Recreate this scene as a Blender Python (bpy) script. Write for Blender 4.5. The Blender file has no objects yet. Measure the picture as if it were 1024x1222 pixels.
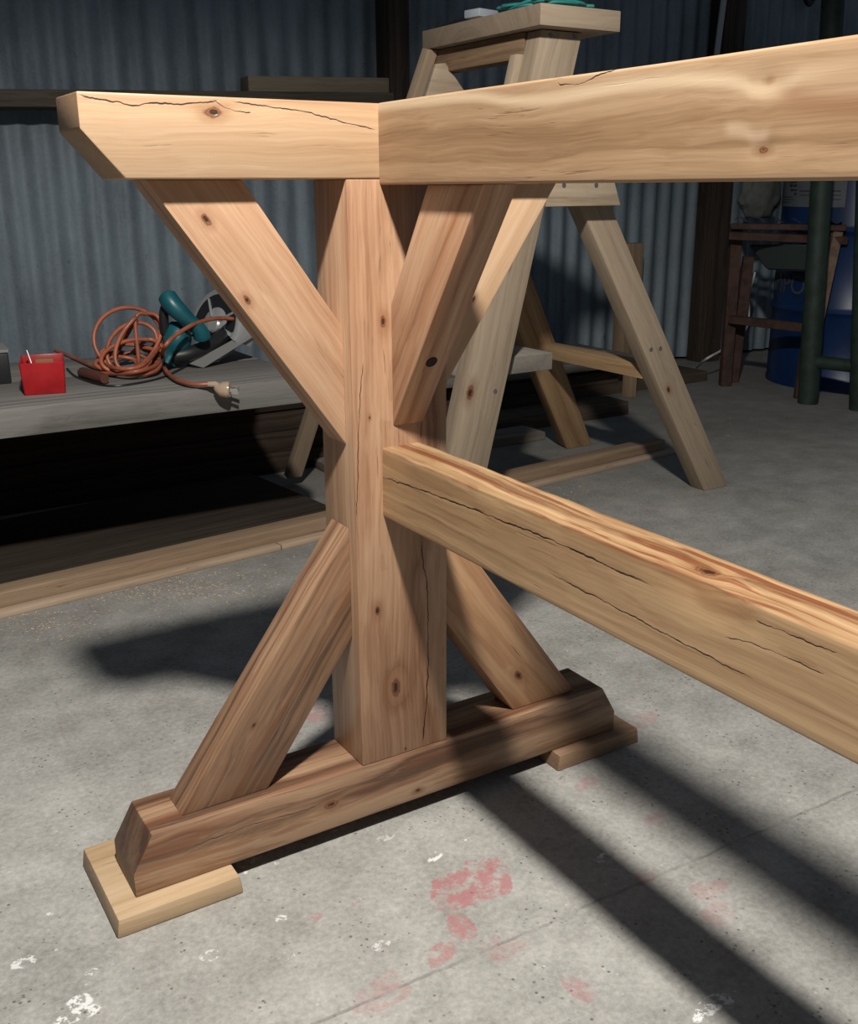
import bpy, bmesh, math, random
from mathutils import Vector, Matrix, noise
random.seed(7)
C = bpy.context.scene.collection
# ------------------------------------------------------------------ camera
cx, cy, cz = -0.4805, -0.8299, 0.6511
yaw, pit, rol, FPX = 0.5519, -0.3066, -0.0059, 1225.7
Fw = Vector((math.sin(yaw)*math.cos(pit), math.cos(yaw)*math.cos(pit), math.sin(pit)))
R0 = Vector((math.cos(yaw), -math.sin(yaw), 0)); U0 = R0.cross(Fw)
Rt = R0*math.cos(rol)+U0*math.sin(rol); Up = -R0*math.sin(rol)+U0*math.cos(rol)
cam = bpy.data.cameras.new('camera'); co = bpy.data.objects.new('camera', cam); C.objects.link(co)
cam.sensor_fit = 'VERTICAL'; cam.sensor_height = 24; cam.sensor_width = 24; cam.lens = 24*FPX/1222; cam.clip_start = .02
M = Matrix((Rt, Up, -Fw)).transposed().to_4x4(); M.translation = (cx, cy, cz); co.matrix_world = M
bpy.context.scene.camera = co
CP = Vector((cx, cy, cz))
def ray(x, y): return Fw+Rt*((x-512)/FPX)-Up*((y-611)/FPX)
def atZ(x, y, z=0.):
    d = ray(x, y); return CP+d*((z-cz)/d.z)
def atY(x, y, Y):
    d = ray(x, y); return CP+d*((Y-cy)/d.y)
def atX(x, y, X):
    d = ray(x, y); return CP+d*((X-cx)/d.x)

# ------------------------------------------------------------------ node helpers
def newmat(name, rough=.6, spec=.4):
    m = bpy.data.materials.new(name); m.use_nodes = True
    nt = m.node_tree; b = nt.nodes['Principled BSDF']
    b.inputs['Roughness'].default_value = rough; b.inputs['Specular IOR Level'].default_value = spec
    return m, nt, b
class N:
    def __init__(s, nt): s.nt = nt
    def node(s, t, **k):
        n = s.nt.nodes.new(t)
        for a, v in k.items(): setattr(n, a, v)
        return n
    def put(s, sock, v):
        if isinstance(v, bpy.types.NodeSocket): s.nt.links.new(v, sock)
        elif v is not None: sock.default_value = v
    def m(s, op, a, b=None, c=None, clamp=False):
        n = s.node('ShaderNodeMath', operation=op, use_clamp=clamp)
        s.put(n.inputs[0], a); s.put(n.inputs[1], b); s.put(n.inputs[2], c); return n.outputs[0]
    def vm(s, op, a, b=None, sc=None):
        n = s.node('ShaderNodeVectorMath', operation=op)
        s.put(n.inputs[0], a); s.put(n.inputs[1], b)
        if sc is not None: s.put(n.inputs['Scale'], sc)
        return n.outputs['Value'] if op in ('LENGTH', 'DISTANCE', 'DOT_PRODUCT') else n.outputs[0]
    def obj(s): return s.node('ShaderNodeTexCoord').outputs['Object']
    def sep(s, v):
        n = s.node('ShaderNodeSeparateXYZ'); s.put(n.inputs[0], v); return n.outputs
    def comb(s, x, y, z):
        n = s.node('ShaderNodeCombineXYZ'); s.put(n.inputs[0], x); s.put(n.inputs[1], y); s.put(n.inputs[2], z); return n.outputs[0]
    def noise(s, vec, scale=1., detail=3., rough=.5, dim='3D', w=None, color=False):
        n = s.node('ShaderNodeTexNoise', noise_dimensions=dim)
        if dim != '1D': s.put(n.inputs['Vector'], vec)
        if w is not None: s.put(n.inputs['W'], w)
        n.inputs['Scale'].default_value = scale; n.inputs['Detail'].default_value = detail; n.inputs['Roughness'].default_value = rough
        return n.outputs['Color' if color else 0]
    def ramp(s, v, stops, interp='LINEAR'):
        n = s.node('ShaderNodeValToRGB'); r = n.color_ramp; r.interpolation = interp
        while len(r.elements) < len(stops): r.elements.new(.5)
        for e, (p, c) in zip(r.elements, stops):
            e.position = p; e.color = (c[0], c[1], c[2], 1) if not isinstance(c, (int, float)) else (c, c, c, 1)
        s.put(n.inputs[0], v); return n.outputs[0]
    def smooth(s, v, a, b, lo=0., hi=1.):
        n = s.node('ShaderNodeMapRange', interpolation_type='SMOOTHSTEP'); s.put(n.inputs[0], v)
        for i, q in zip((1, 2, 3, 4), (a, b, lo, hi)): s.put(n.inputs[i], q)
        return n.outputs[0]
    def mix(s, f, a, b, mode='MIX'):
        n = s.node('ShaderNodeMix', data_type='RGBA', blend_type=mode)
        s.put(n.inputs[0], f)
        for i, v in ((6, a), (7, b)):
            if isinstance(v, (tuple, list)): v = (v[0], v[1], v[2], 1)
            s.put(n.inputs[i], v)
        return n.outputs[2]
    def bump(s, h, strength, dist, bsdf, prev=None):
        n = s.node('ShaderNodeBump'); n.inputs['Strength'].default_value = strength; n.inputs['Distance'].default_value = dist
        s.put(n.inputs['Height'], h)
        if prev: s.put(n.inputs['Normal'], prev)
        s.nt.links.new(n.outputs[0], bsdf.inputs['Normal']); return n.outputs[0]

def curve(n, px, pts):
    x0 = min(a for a, _ in pts); x1 = max(a for a, _ in pts); u0 = min(c for _, c in pts)-.004; u1 = max(c for _, c in pts)+.004
    fc = n.node('ShaderNodeFloatCurve'); cu = fc.mapping.curves[0]
    pn = sorted([((a-x0)/(x1-x0), (c-u0)/(u1-u0)) for a, c in pts])
    cu.points[0].location = pn[0]; cu.points[1].location = pn[-1]
    for a in pn[1:-1]: cu.points.new(*a)
    fc.mapping.update(); n.put(fc.inputs['Value'], n.m('DIVIDE', n.m('SUBTRACT', px, x0), x1-x0))
    return n.m('ADD', n.m('MULTIPLY', fc.outputs[0], u1-u0), u0)
def wood(name, light, mid, dark, bands=(), endk=.5, centre=(.02, -.05), freq=110., knots=(), cracks=(), rough=.42, spec=.45, seed=0., contrast=1., blotch=.35, fib=.34, grey=None, streak=None, streakz=None, wob=.03, bumpd=.0007):
    """solid wood: grain along local X; knots = [(x,y,z,r)], cracks = [(axis 'Y'/'Z' across, normal axis, n0, [(x,u)..], width)]"""
    m, nt, b = newmat(name, rough, spec); n = N(nt)
    p = n.obj(); px, py, pz = n.sep(p)
    # warp
    w = n.noise(n.vm('ADD', n.vm('MULTIPLY', p, (2.6, 9, 9)), (seed, seed*.7, 0)), 1., 2., .5, color=True)
    wv = n.vm('SCALE', n.vm('SUBTRACT', w, (.5, .5, .5)), sc=wob)
    w2 = n.noise(n.vm('ADD', n.vm('MULTIPLY', p, (14, 40, 40)), (seed, 3, 0)), 1., 2., .5, color=True)
    wv = n.vm('ADD', wv, n.vm('SCALE', n.vm('SUBTRACT', w2, (.5, .5, .5)), sc=.007))
    q = n.vm('ADD', p, wv); qx, qy, qz = n.sep(q)
    dy = n.m('SUBTRACT', qy, centre[0]); dz = n.m('SUBTRACT', qz, centre[1])
    Rr = n.m('SQRT', n.m('ADD', n.m('MULTIPLY', dy, dy), n.m('MULTIPLY', dz, dz)))
    kd = None; core = None
    for (kx, ky, kz, r) in knots:
        v = n.vm('MULTIPLY', n.vm('SUBTRACT', p, (kx, ky, kz)), (.62, 1.15, 1.15))
        d = n.m('DIVIDE', n.vm('LENGTH', n.vm('ADD', v, n.vm('SCALE', wv, sc=.12))), r)
        g = n.m('POWER', 2.718, n.m('MULTIPLY', n.m('MULTIPLY', d, d), -.16))
        Rr = n.m('ADD', Rr, n.m('MULTIPLY', g, r*1.1))
        kd = d if kd is None else n.m('MINIMUM', kd, d)
    ring = n.noise(None, 1., 2.5, .6, dim='1D', w=n.m('ADD', n.m('MULTIPLY', Rr, freq), seed*3.1))
    saw = n.m('FRACT', n.m('MULTIPLY', Rr, freq*1.9))
    late = n.smooth(saw, .55, .97)
    fibre = n.noise(n.vm('MULTIPLY', q, (7, 420, 420)), 1., 2., .6)
    big = n.noise(n.vm('ADD', n.vm('MULTIPLY', p, (3, 14, 14)), (0, seed, 5)), 1., 3., .55)
    t = n.m('ADD', n.m('MULTIPLY', n.m('SUBTRACT', ring, .5), 1.5*contrast), n.m('MULTIPLY', late, .14*contrast))
    t = n.m('ADD', t, n.m('MULTIPLY', n.m('SUBTRACT', fibre, .5), fib*2))
    t = n.m('ADD', t, n.m('MULTIPLY', n.m('SUBTRACT', big, .5), blotch*2))
    strk = n.noise(n.vm('ADD', n.vm('MULTIPLY', q, (3.5, 150, 150)), (seed, 7, 1)), 1., 4., .65)
    t = n.m('ADD', t, n.m('MULTIPLY', n.m('SUBTRACT', strk, .5), .9*contrast))
    t = n.m('ADD', t, .42)
    col = n.ramp(t, [(0., light), (.5, mid), (1., dark)])
    chk = n.noise(n.vm('ADD', n.vm('MULTIPLY', q, (14, 330, 330)), (seed*2, 1, 4)), 1., 3., .6)
    chm = n.m('MULTIPLY', n.smooth(chk, .63, .72), n.smooth(n.noise(n.vm('MULTIPLY', p, (5, 25, 25)), 1., 2., .5), .45, .62, .05, .6))
    col = n.mix(chm, col, tuple(c*.45 for c in dark))
    if streak:   # reddish heartwood streaks
        sn = n.noise(n.vm('ADD', n.vm('MULTIPLY', q, (2.6, 110, 110)), (seed, 0, 9)), 1., 4., .65)
        sm = n.m('MULTIPLY', n.smooth(sn, .47, .62), streak[3])
        if streakz is not None: sm = n.m('MULTIPLY', sm, n.smooth(n.m('ADD', pz, n.m('MULTIPLY', n.m('SUBTRACT', big, .5), .006)), streakz, streakz+.004, .10, 1.))
        col = n.mix(sm, col, streak[:3])
    if grey:
        gn = n.noise(n.vm('MULTIPLY', p, (9, 30, 30)), 1., 4., .6)
        col = n.mix(n.smooth(gn, .35, .7, 0., grey[3]), col, grey[:3])
    for (ua, na, n0, pts, wd, bc) in bands:
        u = {'Y': py, 'Z': pz}[ua]; nn = {'Y': py, 'Z': pz}[na]
        msk = n.m('MULTIPLY', n.smooth(n.m('ABSOLUTE', n.m('SUBTRACT', u, n.m('ADD', curve(n, px, pts), n.m('MULTIPLY', n.m('SUBTRACT', big, .5), wd*1.5)))), 0., wd, bc[3], 0.), n.m('LESS_THAN', n.m('ABSOLUTE', n.m('SUBTRACT', nn, n0)), .006))
        bx0_ = min(a for a, _ in pts); bx1_ = max(a for a, _ in pts); bl_ = (bx1_-bx0_)*.22
        msk = n.m('MULTIPLY', msk, n.m('MULTIPLY', n.smooth(px, bx0_, bx0_+bl_), n.smooth(px, bx1_-bl_, bx1_, 1., 0.)))
        col = n.mix(msk, col, bc[:3])
    hgt = n.m('SUBTRACT', n.m('ADD', n.m('MULTIPLY', fibre, .25), n.m('MULTIPLY', strk, .35)), n.m('MULTIPLY', chm, .5))
    if kd is not None:
        kd = n.m('ADD', kd, n.m('MULTIPLY', n.m('SUBTRACT', n.noise(n.vm('MULTIPLY', p, (160, 160, 160)), 1., 3., .6), .5), .9))
        halo = n.smooth(kd, .9, 2.8, .5, 0.)
        col = n.mix(halo, col, tuple(c*.62 for c in (mid[0]*1.05, mid[1]*.8, mid[2]*.65)))
        kr = n.noise(None, 1., 2., .6, dim='1D', w=n.m('MULTIPLY', kd, 7.))
        kcol = n.ramp(kr, [(.35, (.07, .026, .012)), (.62, (.24, .10, .045))])
        edge = n.smooth(kd, .70, 1.15, .92, 0.)
        col = n.mix(edge, col, kcol)
        col = n.mix(n.smooth(kd, .25, .6, .85, 0.), col, (.012, .006, .004))
        hgt = n.m('SUBTRACT', hgt, n.smooth(kd, .3, .6, 1.5, 0.))
    for (ua, na, n0, pts, wd) in cracks:
        u = {'Y': py, 'Z': pz}[ua]; nn = {'Y': py, 'Z': pz}[na]
        x0 = min(a for a, _ in pts); x1 = max(a for a, _ in pts); u0 = min(c for _, c in pts)-.004; u1 = max(c for _, c in pts)+.004
        fc = n.node('ShaderNodeFloatCurve'); cu = fc.mapping.curves[0]
        pn = sorted([((a-x0)/(x1-x0), (c-u0)/(u1-u0)) for a, c in pts])
        cu.points[0].location = pn[0]; cu.points[1].location = pn[-1]
        for a in pn[1:-1]: cu.points.new(*a)
        fc.mapping.update()
        n.put(fc.inputs['Value'], n.m('DIVIDE', n.m('SUBTRACT', px, x0), x1-x0))
        cz_ = n.m('ADD', n.m('MULTIPLY', fc.outputs[0], u1-u0), u0)
        jit = n.noise(n.vm('MULTIPLY', p, (90, 20, 20)), 1., 2., .6)
        dist = n.m('ABSOLUTE', n.m('SUBTRACT', n.m('ADD', u, n.m('MULTIPLY', n.m('SUBTRACT', jit, .5), .004)), cz_))
        thin = n.noise(n.vm('MULTIPLY', p, (35, 1, 1)), 1., 2., .6)
        ww = n.m('MULTIPLY', n.smooth(thin, .3, .6, .35, 1.), wd)
        msk = n.smooth(dist, n.m('MULTIPLY', ww, .4), ww, 1., 0.)
        e1 = n.smooth(px, x0, x0+(x1-x0)*.06); e2 = n.smooth(px, x1-(x1-x0)*.06, x1, 1., 0.)
        msk = n.m('MULTIPLY', msk, n.m('MULTIPLY', e1, e2))
        msk = n.m('MULTIPLY', msk, n.m('LESS_THAN', n.m('ABSOLUTE', n.m('SUBTRACT', nn, n0)), .006))
        col = n.mix(msk, col, (.018, .009, .005)); hgt = n.m('SUBTRACT', hgt, n.m('MULTIPLY', msk, 2.))
    nx = n.m('ABSOLUTE', n.sep(n.node('ShaderNodeTexCoord').outputs['Normal'])[0])
    col = n.mix(n.smooth(nx, .45, .75, 0., endk), col, (dark[0]*.55, dark[1]*.55, dark[2]*.6))
    n.put(b.inputs['Base Color'], col)
    n.put(b.inputs['Roughness'], n.m('ADD', n.m('MULTIPLY', fibre, .2), rough-.1))
    n.bump(hgt, .5, bumpd, b)
    return m

# ------------------------------------------------------------------ mesh helpers
def link(name, bm, mat, parent=None, smooth=True, M=None, label=None):
    bmesh.ops.recalc_face_normals(bm, faces=bm.faces)
    me = bpy.data.meshes.new(name); bm.to_mesh(me); bm.free()
    o = bpy.data.objects.new(name, me); C.objects.link(o)
    if mat: me.materials.append(mat)
    if smooth:
        for f in me.polygons: f.use_smooth = True
        try: me.set_sharp_from_angle(angle=math.radians(38))
        except Exception: pass
    if parent: o.parent = parent; o.matrix_parent_inverse = Matrix()
    if M is not None: o.matrix_world = M if not parent else parent_inv(parent) @ M
    if label: o['label'] = label
    return o
def parent_inv(p): return world(p).inverted()
def world(o):
    m = o.matrix_basis.copy()
    return world(o.parent) @ m if o.parent else m
def setm(o, M):
    o.matrix_basis = (world(o.parent).inverted() @ M) if o.parent else M
def thing(name, label, cat, loc=(0, 0, 0), rz=0, group=None, M=None):
    o = bpy.data.objects.new(name, None); C.objects.link(o); o.empty_display_size = .05
    o.matrix_basis = M if M is not None else Matrix.Translation(loc) @ Matrix.Rotation(rz, 4, 'Z')
    o['label'] = label; o['category'] = cat
    if group: o['group'] = group
    return o
def tag(o, label, cat, group=None, kind=None):
    o['label'] = label; o['category'] = cat
    if group: o['group'] = group
    if kind: o['kind'] = kind
    return o
def frame(origin, g, y):
    g = Vector(g).normalized(); y = Vector(y); y = y if abs(y.normalized().dot(g)) < .98 else Vector((1, 0, 0)); y = (y-g*y.dot(g)).normalized(); z = g.cross(y)
    m = Matrix((g, y, z)).transposed().to_4x4(); m.translation = Vector(origin); return m
def prism(name, mat, poly, ext, g, parent=None, bev=.0016, subdiv=0, fn=None, label=None, seg=2):
    """poly: world points of one face; ext: world extrusion vector; g: grain direction (local X). local Y = ext"""
    poly = [Vector(a) for a in poly]; ext = Vector(ext)
    cen = sum(poly, Vector())/len(poly)+ext/2
    M = frame(cen, g, ext); Mi = M.inverted()
    bm = bmesh.new()
    a = [bm.verts.new(Mi @ v) for v in poly]; b = [bm.verts.new(Mi @ (v+ext)) for v in poly]
    k = len(a); bm.faces.new(a); bm.faces.new(b[::-1])
    for i in range(k): bm.faces.new((a[i], b[i], b[(i+1) % k], a[(i+1) % k]))
    bmesh.ops.recalc_face_normals(bm, faces=bm.faces)
    if bev: bmesh.ops.bevel(bm, geom=bm.edges[:], offset=bev, segments=seg, affect='EDGES', profile=.5, clamp_overlap=True)
    if fn:
        for v in bm.verts: v.co = fn(v.co)
    o = link(name, bm, mat, parent, M=None, label=label); setm(o, M)
    return o
def P2M(poly, ext, g):
    poly = [Vector(a) for a in poly]; ext = Vector(ext)
    return frame(sum(poly, Vector())/len(poly)+ext/2, g, ext)
def box_bm(x0, x1, y0, y1, z0, z1, bev=.001, seg=2, bm=None):
    own = bm is None
    b2 = bmesh.new()
    vs = [b2.verts.new((x, y, z)) for x in (x0, x1) for y in (y0, y1) for z in (z0, z1)]
    for f in ((0, 1, 3, 2), (4, 6, 7, 5), (0, 4, 5, 1), (2, 3, 7, 6), (0, 2, 6, 4), (1, 5, 7, 3)): b2.faces.new([vs[i] for i in f])
    bmesh.ops.recalc_face_normals(b2, faces=b2.faces)
    if bev: bmesh.ops.bevel(b2, geom=b2.edges[:], offset=bev, segments=seg, affect='EDGES', profile=.5, clamp_overlap=True)
    if own: return b2
    me = bpy.data.meshes.new('t'); b2.to_mesh(me); b2.free(); bm.from_mesh(me); bpy.data.meshes.remove(me); return bm
def spline(pts, n=8):
    pts = [Vector(p) for p in pts]; out = []
    for i in range(len(pts)-1):
        p0 = pts[max(i-1, 0)]; p1 = pts[i]; p2 = pts[i+1]; p3 = pts[min(i+2, len(pts)-1)]
        for k in range(n):
            t = k/n
            out.append(.5*((2*p1)+(p2-p0)*t+(2*p0-5*p1+4*p2-p3)*t*t+(3*p1-p0-3*p2+p3)*t**3))
    out.append(pts[-1]); return out
def tube_bm(pts, r, seg=10, bm=None, closed=False):
    bm = bm or bmesh.new(); rings = []; k = len(pts); pts = [Vector(p) for p in pts]
    up = None
    for i, p in enumerate(pts):
        d = (pts[min(i+1, k-1)]-pts[max(i-1, 0)]).normalized()
        if up is None:
            up = Vector((0, 0, 1)) if abs(d.z) < .9 else Vector((1, 0, 0))
        up = (up-d*up.dot(d)).normalized(); s = d.cross(up)
        rr = r[i] if isinstance(r, (list, tuple)) else r
        rings.append([bm.verts.new(p+(up*math.cos(a)+s*math.sin(a))*rr) for a in [2*math.pi*j/seg for j in range(seg)]])
    for a, b in zip(rings, rings[1:]):
        for j in range(seg): bm.faces.new((a[j], a[(j+1) % seg], b[(j+1) % seg], b[j]))
    bm.faces.new(rings[0][::-1]); bm.faces.new(rings[-1]); return bm
def lathe_bm(prof, seg=48, bm=None, M=None, a0=0, a1=2*math.pi):
    bm = bm or bmesh.new(); M = M or Matrix(); full = abs(a1-a0-2*math.pi) < 1e-6
    cols = []
    for j in range(seg if full else seg+1):
        a = a0+(a1-a0)*j/seg
        cols.append([bm.verts.new(M @ Vector((r*math.cos(a), r*math.sin(a), z))) for r, z in prof])
    L = len(cols)
    for j in range(L if full else L-1):
        A = cols[j]; B = cols[(j+1) % L]
        for i in range(len(prof)-1):
            try: bm.faces.new((A[i], B[i], B[i+1], A[i+1]))
            except ValueError: pass
    bmesh.ops.remove_doubles(bm, verts=bm.verts, dist=1e-6); return bm
def plain(name, col, rough=.5, metal=0., spec=.5, nz=0., nscale=30., bump=0., trans=0.):
    m, nt, b = newmat(name, rough, spec); n = N(nt); b.inputs['Metallic'].default_value = metal
    if trans: b.inputs['Transmission Weight'].default_value = trans
    v = n.noise(n.obj(), nscale, 4., .6)
    c = n.mix(n.smooth(v, .35, .7), tuple(min(1, x*(1+nz)) for x in col), tuple(x*(1-nz) for x in col))
    n.put(b.inputs['Base Color'], c)
    if bump: n.bump(v, bump, .002, b)
    return m

# ================================================================== TABLE BASE
W, D, HF, ZP, ZC, H = .0516, .0662, .081, .020, .6579, .72
S, ZSB, ZST = .0216, .3469, .4148
RW, ZRB = .0187, .6530
LF, LC = .2929, .2730
LT = (.53, .35, .225); MD = (.41, .24, .142); DK = (.235, .112, .058)
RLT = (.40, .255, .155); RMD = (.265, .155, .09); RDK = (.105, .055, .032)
table = thing('table_base', 'golden oiled timber trestle table base with a cross-beam, centre post, angled braces and long stretcher', 'table base')

def mk(faceY):   # helper: local coordinates of a pixel on plane Y
    return lambda M, x, y: M.inverted() @ atY(x, y, faceY)
def kn(M, lst, plane='Y', at=0.):
    out = []
    for (x, y, rp) in lst:
        w = atY(x, y, at) if plane == 'Y' else (atX(x, y, at) if plane == 'X' else atZ(x, y, at))
        l = M.inverted() @ w; dist = (w-CP).length
        out.append((l.x, l.y, l.z, rp*dist/FPX))
    return out
def cr(M, pix, plane, at, ua, na, wd):
    pts = []
    for (x, y) in pix:
        w = atY(x, y, at) if plane == 'Y' else (atX(x, y, at) if plane == 'X' else atZ(x, y, at))
        l = M.inverted() @ w; pts.append((l.x, {'Y': l.y, 'Z': l.z}[ua])); nn = {'Y': l.y, 'Z': l.z}[na]
    return (ua, na, nn, pts, wd)
def beam(name, poly, ext, g, knots=(), cracks=(), label=None, bev=.0016, fn=None, lt=LT, md=MD, dk=DK, **k):
    M = P2M(poly, ext, g)
    kk = []
    for pl, at, lst in knots: kk += kn(M, lst, pl, at)
    cc = [cr(M, pix, pl, at, ua, na, wd) for pl, at, pix, ua, na, wd in cracks]
    m = wood('oiled_timber_'+name, lt, md, dk, knots=kk, cracks=cc, **k)
    return prism(name, m, poly, ext, g, table, bev=bev, fn=fn, label=label)
YV = (0, D, 0)
# foot
c1, c2 = .0205, .032
foot = [(-LF, 0, ZP), (LF, 0, ZP), (LF, 0, ZP+.025), (LF-c1, 0, HF), (-LF+c1, 0, HF), (-LF, 0, ZP+.025)]
def wav(c):
    if c.z < -.01 and abs(c.x) < .2: return Vector((c.x, c.y, c.z))
    return c
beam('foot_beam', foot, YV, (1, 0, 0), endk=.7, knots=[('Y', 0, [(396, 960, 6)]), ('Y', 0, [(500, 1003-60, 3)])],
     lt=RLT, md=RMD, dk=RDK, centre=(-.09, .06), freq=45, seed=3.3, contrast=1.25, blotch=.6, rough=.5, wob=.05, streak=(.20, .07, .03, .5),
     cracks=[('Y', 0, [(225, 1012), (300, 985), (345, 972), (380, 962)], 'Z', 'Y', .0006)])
# post
post = [(-W, 0, HF), (W, 0, HF), (W, 0, ZC), (-W, 0, ZC)]
beam('post', post, YV, (0, 0, 1), knots=[('Y', 0, [(457, 384, 4.5), (451, 729, 4), (473, 820, 8), (441, 499, 1.6), (484, 893, 1.6)]), ('X', -W, [(415, 752, 6)])],
     cracks=[('Y', 0, [(503, 640), (505, 670), (510, 700), (511, 760), (510, 820), (507, 860), (504, 890)], 'Z', 'Y', .0010),
             ('Y', 0, [(434, 430), (430, 470), (428, 530), (426, 620)], 'Z', 'Y', .0005),
             ('Y', 0, [(502, 450), (503, 490), (502, 525)], 'Z', 'Y', .0007)],
     centre=(.10, .015), freq=60, seed=1.7, contrast=.9, rough=.42)
# cross beam
cc = .031
bar = [(-LC, 0, H), (LC, 0, H), (LC, 0, H-.026), (LC-cc, 0, ZC), (-LC+cc, 0, ZC), (-LC, 0, H-.026)]
beam('cross_beam', bar, YV, (1, 0, 0), knots=[('Y', 0, [(254, 134, 7)])], lt=(.57, .405, .262), md=(.48, .31, .18), dk=(.34, .19, .10),
     cracks=[('Y', 0, [(93, 114), (120, 119), (143, 123), (157, 126), (180, 123), (240, 124), (262, 119)], 'Z', 'Y', .0009),
             ('Y', 0, [(255, 119), (268, 128), (285, 133), (300, 134)], 'Z', 'Y', .0006),
             ('Y', 0, [(275, 121), (330, 128), (375, 136), (400, 143), (450, 155)], 'Z', 'Y', .0007)],
     centre=(.06, -.16), freq=42, seed=5.1, contrast=.75, blotch=.3, rough=.45)
# braces
yb0, yb1 = .014, .052; EB = (0, yb1-yb0, 0)
def brace(pts, knots, **k):
    g = Vector(pts[-1])-Vector(pts[0]) if 'g' not in k else k.pop('g')
    return beam('brace', pts, EB, g, knots=knots, **k)
xa = atY(172, 216, yb0).x; xb = atY(289, 216, yb0).x
z1 = .419; z2 = .529
brace([(xa, yb0, ZC), (xb, yb0, ZC), (-W, yb0, z2), (-W, yb0, z1)], [('Y', yb0, [(246, 262, 5), (295, 358, 4), (365, 478, 4)])],
      g=Vector((-W-xa, 0, z1-ZC)), centre=(.03, -.02), freq=55, seed=8.2, contrast=.9)
xar = atY(667, 221, yb0).x; z1r = atY(531, 474, yb0).z
brace([(xar, yb0, ZC), (xar-(xb-xa), yb0, ZC), (W, yb0, z1r+.11), (W, yb0, z1r)], [('Y', yb0, [(565, 358, 2.5)])],
      g=Vector((W-xar, 0, z1r-ZC)), centre=(.09, -.02), freq=50, seed=2.2, contrast=.7, lt=(.62, .43, .28), md=(.53, .34, .20), dk=(.38, .21, .105))
zl0, zl1 = .337, .222
xl0 = atY(216, 970, yb0).x; xl1 = atY(320, 937, yb0).x
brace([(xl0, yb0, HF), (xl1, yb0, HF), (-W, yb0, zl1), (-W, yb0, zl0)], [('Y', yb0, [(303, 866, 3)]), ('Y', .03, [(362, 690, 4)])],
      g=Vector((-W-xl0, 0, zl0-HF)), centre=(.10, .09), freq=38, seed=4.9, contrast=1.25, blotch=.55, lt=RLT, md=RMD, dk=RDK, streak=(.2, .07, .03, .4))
brace([(-xl0, yb0, HF), (-xl1, yb0, HF), (W, yb0, zl1), (W, yb0, zl0)], [('Y', yb0, [(619, 806, 5)])],
      g=Vector((W+xl0, 0, zl0-HF)), centre=(.02, .0), freq=60, seed=6.4, contrast=1.0, lt=(.50, .30, .165), md=(.38, .205, .105), dk=(.21, .092, .044))
# forward brace under the rail (plane X)
bx0 = atY(468.6, 509, 0).x; bx1 = bx0+.034
zf0 = atY(468.6, 509, 0).z; zf1 = atY(463, 363, 0).z
ya = atX(510, 222, bx0).y; yb = atX(577, 223, bx0).y
beam('brace', [(bx0, 0, zf0), (bx0, 0, zf1), (bx0, ya, ZRB), (bx0, yb, ZRB)], (bx1-bx0, 0, 0), Vector((0, yb, ZRB-zf0)),
     centre=(.13, .03), freq=45, seed=7.7, contrast=1.0, cracks=[], streak=(.35, .13, .06, .35))
# dowel hole in its lower face is a part: dark plugged hole
# stretcher and rail as lofted beams
def loft(name, x0, x1, z0, z1, ya, yb, mat, fn, n=160, r=.002):
    M = frame(((x0+x1)/2, (ya+yb)/2, (z0+z1)/2), (0, -1, 0), (1, 0, 0)); L = ya-yb
    hw = (x1-x0)/2; hh = (z1-z0)/2; prof = []
    for sx, sz, a0 in ((1, 1, 0), (-1, 1, 90), (-1, -1, 180), (1, -1, 270)):
        for k in range(4):
            a = math.radians(a0+30*k); prof.append((sx*(hw-r)+r*math.cos(a), sz*(hh-r)+r*math.sin(a)))
    fine = []
    for i in range(len(prof)):
        a = prof[i]; b = prof[(i+1) % len(prof)]; d = math.hypot(a[0]-b[0], a[1]-b[1]); q = max(1, int(d/.004))
        for k in range(q): fine.append((a[0]+(b[0]-a[0])*k/q, a[1]+(b[1]-a[1])*k/q))
    bm = bmesh.new(); rings = []
    for i in range(n+1):
        x = -L/2+L*i/n
        rings.append([bm.verts.new(fn(Vector((x, y, z)), hw, hh, x+L/2)) for y, z in fine])
    q = len(fine)
    for a, b in zip(rings, rings[1:]):
        for j in range(q): bm.faces.new((a[j], a[(j+1) % q], b[(j+1) % q], b[j]))
    bm.faces.new(rings[0]); bm.faces.new(rings[-1][::-1])
    o = link(name, bm, mat, table); setm(o, M); return o, M
YE = -1.25
Ms = frame((0, YE/2, (ZSB+ZST)/2), (0, -1, 0), (1, 0, 0))
def s_pt(x, y):  # on left face
    l = Ms.inverted() @ atX(x, y, -S); return (l.x, l.z)
dent = Ms.inverted() @ atX(838, 700, -S)
def sfn(c, hw, hh, s):
    c = c.copy()
    w = .0013*noise.noise(Vector((s*6.5, 1.3, 0)))+.0014*noise.noise(Vector((s*24, 4, 0)))+.0006*noise.noise(Vector((s*70, 9, 0)))
    topw = max(0, (c.z/hh)); left = max(0, -c.y/hw)
    g = math.exp(-((c.x-dent.x)/.035)**2)
    c.z += topw**4*(w*.6-.0025*g*left)
    c.y += (left**6)*(topw**2)*(abs(w)*1.4+.005*g)
    c.z += topw**6*.004*math.exp(-((c.x-dent.x-.012)/.014)**2-((c.y+.006)/.007)**2)
    c.z -= topw**6*.005*math.exp(-((c.x-dent.x+.002)/.010)**2-((c.y-.004)/.004)**2)
    return c
crs = []
for pix, wd in (([(450, 568), (460, 571), (500, 584), (560, 606), (600, 622), (640, 638), (700, 664), (760, 692), (778, 700)], .0011),
                ([(655, 684), (700, 707), (740, 728), (790, 755), (850, 785), (900, 812)], .0008),
                ([(865, 760), (900, 770), (940, 785), (985, 805)], .0006),
                ([(900, 742), (930, 752), (965, 766), (1000, 780)], .0007)):
    crs.append(('Z', 'Y', -S, [s_pt(*a) for a in pix], wd))
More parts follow.
